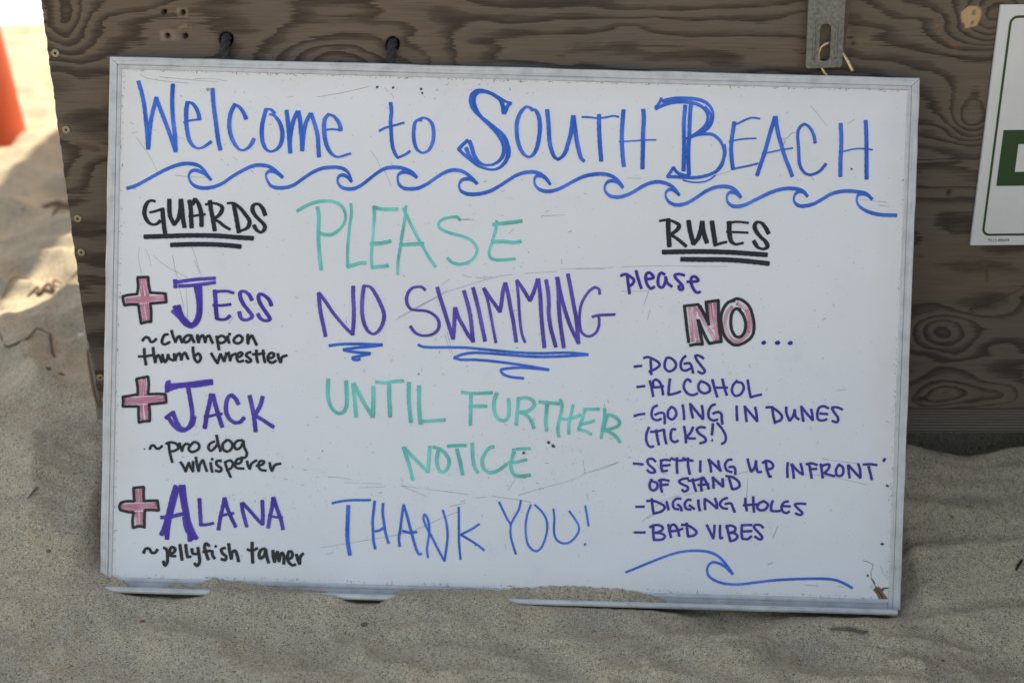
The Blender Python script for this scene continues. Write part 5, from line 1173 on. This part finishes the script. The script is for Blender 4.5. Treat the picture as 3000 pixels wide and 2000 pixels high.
heap('low ridge of sand on the marker tray below the jellyfish line', -.383, -.352, [(0, 0), (.5, .0035), (1, 0)])
heap('peaked heap of sand on the marker tray left of the thank you', -.352, -.270, [(0, 0), (.3, .0115), (.55, .0080), (1, .002)])

# ------------------------------------------------------------------ green and white sign screwed to the box
M_SIGN = simple('sign_white', (.74, .735, .72), .45, 0, .03, 40)
M_GREEN = simple('sign_green', (.018, .060, .014), .4, 0, .05, 40)
sgn = empty('green_white_sign', (.5495, -.003, .358))
tag(sgn, 'white sign with green border and green lettered block fixed to the box', 'sign')
SW, SH = .36, .281
sgn.rotation_euler = (0, math.radians(-.6), 0)
box('sign_plate', 0, SW, -.0022, .0020, 0, SH, M_SIGN, sgn, .0005)
def rrect(x0, x1, z0, z1, r, n=8):
    p = []
    for cx, cz, a0 in ((x1 - r, z1 - r, 0), (x0 + r, z1 - r, 90), (x0 + r, z0 + r, 180), (x1 - r, z0 + r, 270)):
        for k in range(n + 1):
            a = math.radians(a0 + 90 * k / n); p.append((cx + r * math.cos(a), cz + r * math.sin(a)))
    return p
a_ = rrect(.0118, SW - .0118, .0118, SH - .0118, .009); b_ = rrect(.0146, SW - .0146, .0146, SH - .0146, .0064)
V = [(x, -.0025, z) for x, z in a_] + [(x, -.0025, z) for x, z in b_]
k = len(a_)
from_lists('green_border', V, [(i, (i + 1) % k, (i + 1) % k + k, i + k) for i in range(k)], M_GREEN, sgn)
from_lists('green_block', [(.0215, -.0025, .073), (SW - .0215, -.0025, .073), (SW - .0215, -.0025, .1395), (.0215, -.0025, .1395)], [(0, 1, 2, 3)], M_GREEN, sgn)
# white letter: only its straight left side is in the picture
V = []
def arcD(x0, x1, z0, z1, n=12):
    p = [(x0, z0)]
    r = (z1 - z0) / 2
    for k in range(n + 1):
        a = math.radians(-90 + 180 * k / n); p.append((x1 - r + r * math.cos(a), (z0 + z1) / 2 + r * math.sin(a)))
    p.append((x0, z1)); return p
oD = arcD(.0410, .0740, .0900, .1228); iD = arcD(.0530, .0660, .0975, .1153)
V = [(x, -.0028, z) for x, z in oD] + [(x, -.0028, z) for x, z in iD]
k = len(oD)
from_lists('white_letter', V, [(i, (i + 1) % k, (i + 1) % k + k, i + k) for i in range(k)], M_SIGN, sgn)
tc = bpy.data.curves.new('print_code', 'FONT'); tc.body = '9515-88644'; tc.size = .0058
to = bpy.data.objects.new('tmp', tc); COL.objects.link(to)
bpy.context.view_layer.update()
me = bpy.data.meshes.new_from_object(to.evaluated_get(bpy.context.evaluated_depsgraph_get()))
bpy.data.objects.remove(to)
for v in me.vertices: v.co = Vector((v.co.x * .92, -.0025, v.co.y))
me.materials.clear()
o = link('print_code', me, simple('print_black', (.03, .04, .03), .6), sgn)
o.location = (.0202, 0, .0045)

# ------------------------------------------------------------------ orange cone
def cone_material():
    m, nt, b = newmat('orange_plastic')
    v = coords(nt)
    f = noise(nt, v, 9, 4, .6)
    sp = nt.nodes.new('ShaderNodeSeparateXYZ'); nt.links.new(v, sp.inputs[0])
    d = math_(nt, 'MULTIPLY', math_(nt, 'SUBTRACT', math_(nt, 'ADD', math_(nt, 'MULTIPLY', f, .12), .02), sp.outputs[2]), 9, True)
    c = mixc(nt, math_(nt, 'MULTIPLY', d, .6), (.66, .115, .028), (.28, .04, .02))
    sc = ramp(nt, [(.66, (0, 0, 0)), (.72, (1, 1, 1))], noise(nt, v, 26, 3, .6)).outputs[0]
    c = mixc(nt, math_(nt, 'MULTIPLY', sc, .45), c, (.25, .07, .04))
    nt.links.new(c, b.inputs['Base Color'])
    b.inputs['Roughness'].default_value = .5
    tr = nt.nodes.new('ShaderNodeBsdfTranslucent'); nt.links.new(c, tr.inputs[0])
    mx = nt.nodes.new('ShaderNodeMixShader'); mx.inputs[0].default_value = .35
    out = nt.nodes['Material Output']
    nt.links.new(b.outputs[0], mx.inputs[1]); nt.links.new(tr.outputs[0], mx.inputs[2]); nt.links.new(mx.outputs[0], out.inputs[0])
    return m
cone = empty('traffic_cone', (-1.288, 1.527, .10))
tag(cone, 'tall orange plastic cone standing in the sunlit sand left of the box', 'traffic cone')
prof = [(.137, -.05), (.1345, .0), (.131, .03), (.055, .80), (.050, .815), (.030, .82)]
V, F = [], []
n = 48
for r_, z in prof:
    for k in range(n): V.append((r_ * math.cos(2 * math.pi * k / n), r_ * math.sin(2 * math.pi * k / n), z))
for i in range(len(prof) - 1):
    for k in range(n):
        a = i * n + k; b = i * n + (k + 1) % n
        F.append((a, b, b + n, a + n))
from_lists('cone_body', V, F, cone_material(), cone, True)
box('cone_base', -.19, .19, -.19, .19, -.075, -.045, simple('black_rubber', (.03, .03, .03), .8), cone, .006)

# ------------------------------------------------------------------ litter on the sand
def on(x, y, dz=0): return (x, y, float(hz(x, y)) + dz)
def thing_at(o, x, y, dz=0):
    return o
M_TWIG = simple('grey_twig', (.15, .13, .105), .9, 0, .35, 200, .5)
M_WEED = simple('dry_seaweed', (.17, .105, .06), .8, 0, .4, 150, .4)
M_PEB = simple('brown_pebble', (.17, .11, .075), .7, 0, .3, 200)
M_SHELL = simple('white_shell', (.75, .72, .68), .35, 0, .1, 200)
def strip(name, label, cat, pts, r, mat, lift=.0015, group=None, flatten=1.0):
    x0, y0 = pts[0][:2]
    base = on(x0, y0)
    path = []
    for p in pts:
        q = on(p[0], p[1], (p[2] if len(p) > 2 else 0) + lift)
        path.append((q[0] - base[0], q[1] - base[1], q[2] - base[2]))
    o = tube(name, path, (lambda t: r * (1.0 - .55 * abs(2 * t - 1) ** 2) * (1 + .15 * math.sin(t * 17))), mat, None, 7, .004)
    o.location = base
    tag(o, label, cat, group)
    return o
tw = strip('twig', 'dark flat twig lying on the foreground sand right of centre', 'twig', [(.349, -.2855), (.360, -.2862), (.372, -.2855), (.383, -.2868), (.391, -.2872)], .0021, M_TWIG, .0022)
strip('twig', 'short dark twig lying on the sand at the lower left', 'twig', [(-.5655, -.153), (-.5620, -.144), (-.5585, -.136)], .0014, M_TWIG, .0016)
strip('seaweed_strand', 'curled brown seaweed strand at the edge of the sunlit patch', 'seaweed', [(-.760, .240), (-.748, .262, .004), (-.738, .246, .003), (-.722, .222), (-.706, .224), (-.702, .250, .002), (-.700, .285, .004), (-.695, .318, .002)], .0016, M_WEED, .0008)
strip('seaweed_strand', 'straight brown seaweed blade right of the curled strand', 'seaweed', [(-.692, .315), (-.678, .275, .005), (-.664, .240, .003), (-.655, .222)], .0022, M_WEED, .0008)
strip('seaweed_strand', 'small dark tangle of seaweed in the sunlit strip', 'seaweed', [(-.775, .455), (-.762, .470, .005), (-.758, .458, .002), (-.748, .480, .006), (-.738, .470, .002), (-.742, .490, .006), (-.728, .486)], .0026, M_WEED, .001)
strip('seaweed_strand', 'thin arched seaweed stem beside the left edge of the box', 'seaweed', [(-.742, .515), (-.735, .550, .010), (-.712, .560, .014), (-.690, .540, .006)], .0014, M_WEED, .002)
strip('reed', 'pale brown stem standing in the shaded sand at the left', 'reed', [(-.815, .455), (-.808, .490, .006), (-.795, .530, .008)], .0022, simple('pale_stem', (.27, .19, .11), .8), .002)
strip('dry_leaf', 'dark curled leaf by the box edge high at the left', 'leaf', [(-.935, .985), (-.915, 1.01, .01), (-.890, 1.00, .012), (-.870, 1.02, .004)], .0050, M_WEED, .002)
strip('reed', 'dark bent stem touching the box edge high at the left', 'reed', [(-.880, .890), (-.868, .915, .010), (-.850, .925, .012), (-.835, .900, .004)], .0035, M_WEED, .003)
strip('dry_leaf', 'tiny black leaf on the sand near the right edge', 'leaf', [(.577, -.209), (.581, -.205, .002), (.587, -.200, .003)], .0018, M_DARK, .002)
def pebble(label, x, y, r, mat, name='pebble', cat='pebble'):
    bm = bmesh.new()
    bmesh.ops.create_icosphere(bm, subdivisions=2, radius=r)
    for v in bm.verts:
        k = 1 + .22 * float(vnoise(np.array(v.co.x / r * 1.5 + x * 90), np.array(v.co.y / r * 1.5 + v.co.z / r), 150))
        v.co = Vector((v.co.x * k * 1.2, v.co.y * k, v.co.z * k * .7))
    o = from_bm(name, bm, mat, None, True)
    o.location = on(x, y, r * .25)
    tag(o, label, cat)
    return o
pebble('brown pebble on the foreground sand below the left half of the board', -.1635, -.276, .0034, M_PEB)
pebble('reddish pebble on the sand below the left end of the tray', -.408, -.276, .0024, simple('red_pebble', (.25, .11, .06), .7))
pebble('dull round pebble on the sand at the lower left', -.524, -.217, .0024, M_PEB)
pebble('tiny dark pebble right of the round pebble at the lower left', -.496, -.207, .0014, M_PEB)
pebble('small shiny shell fragment on the sand right of the board', .548, -.004, .0036, M_SHELL, 'shell', 'shell')
pebble('small white shell on the sand beside the left edge of the box', -.640, .295, .0040, M_SHELL, 'shell', 'shell')
pebble('dark crumb on the shaded sand left of the box base', -.620, .141, .0050, M_WEED, 'crumb', 'debris')
pebble('lower dark crumb on the shaded sand left of the box base', -.618, .096, .0040, M_WEED, 'crumb', 'debris')
pebble('small brown pebble at the far right of the foreground', .46, -.33, .0018, M_PEB)
pebble('small dark stone right of the board halfway up', .53, -.12, .0018, M_PEB)
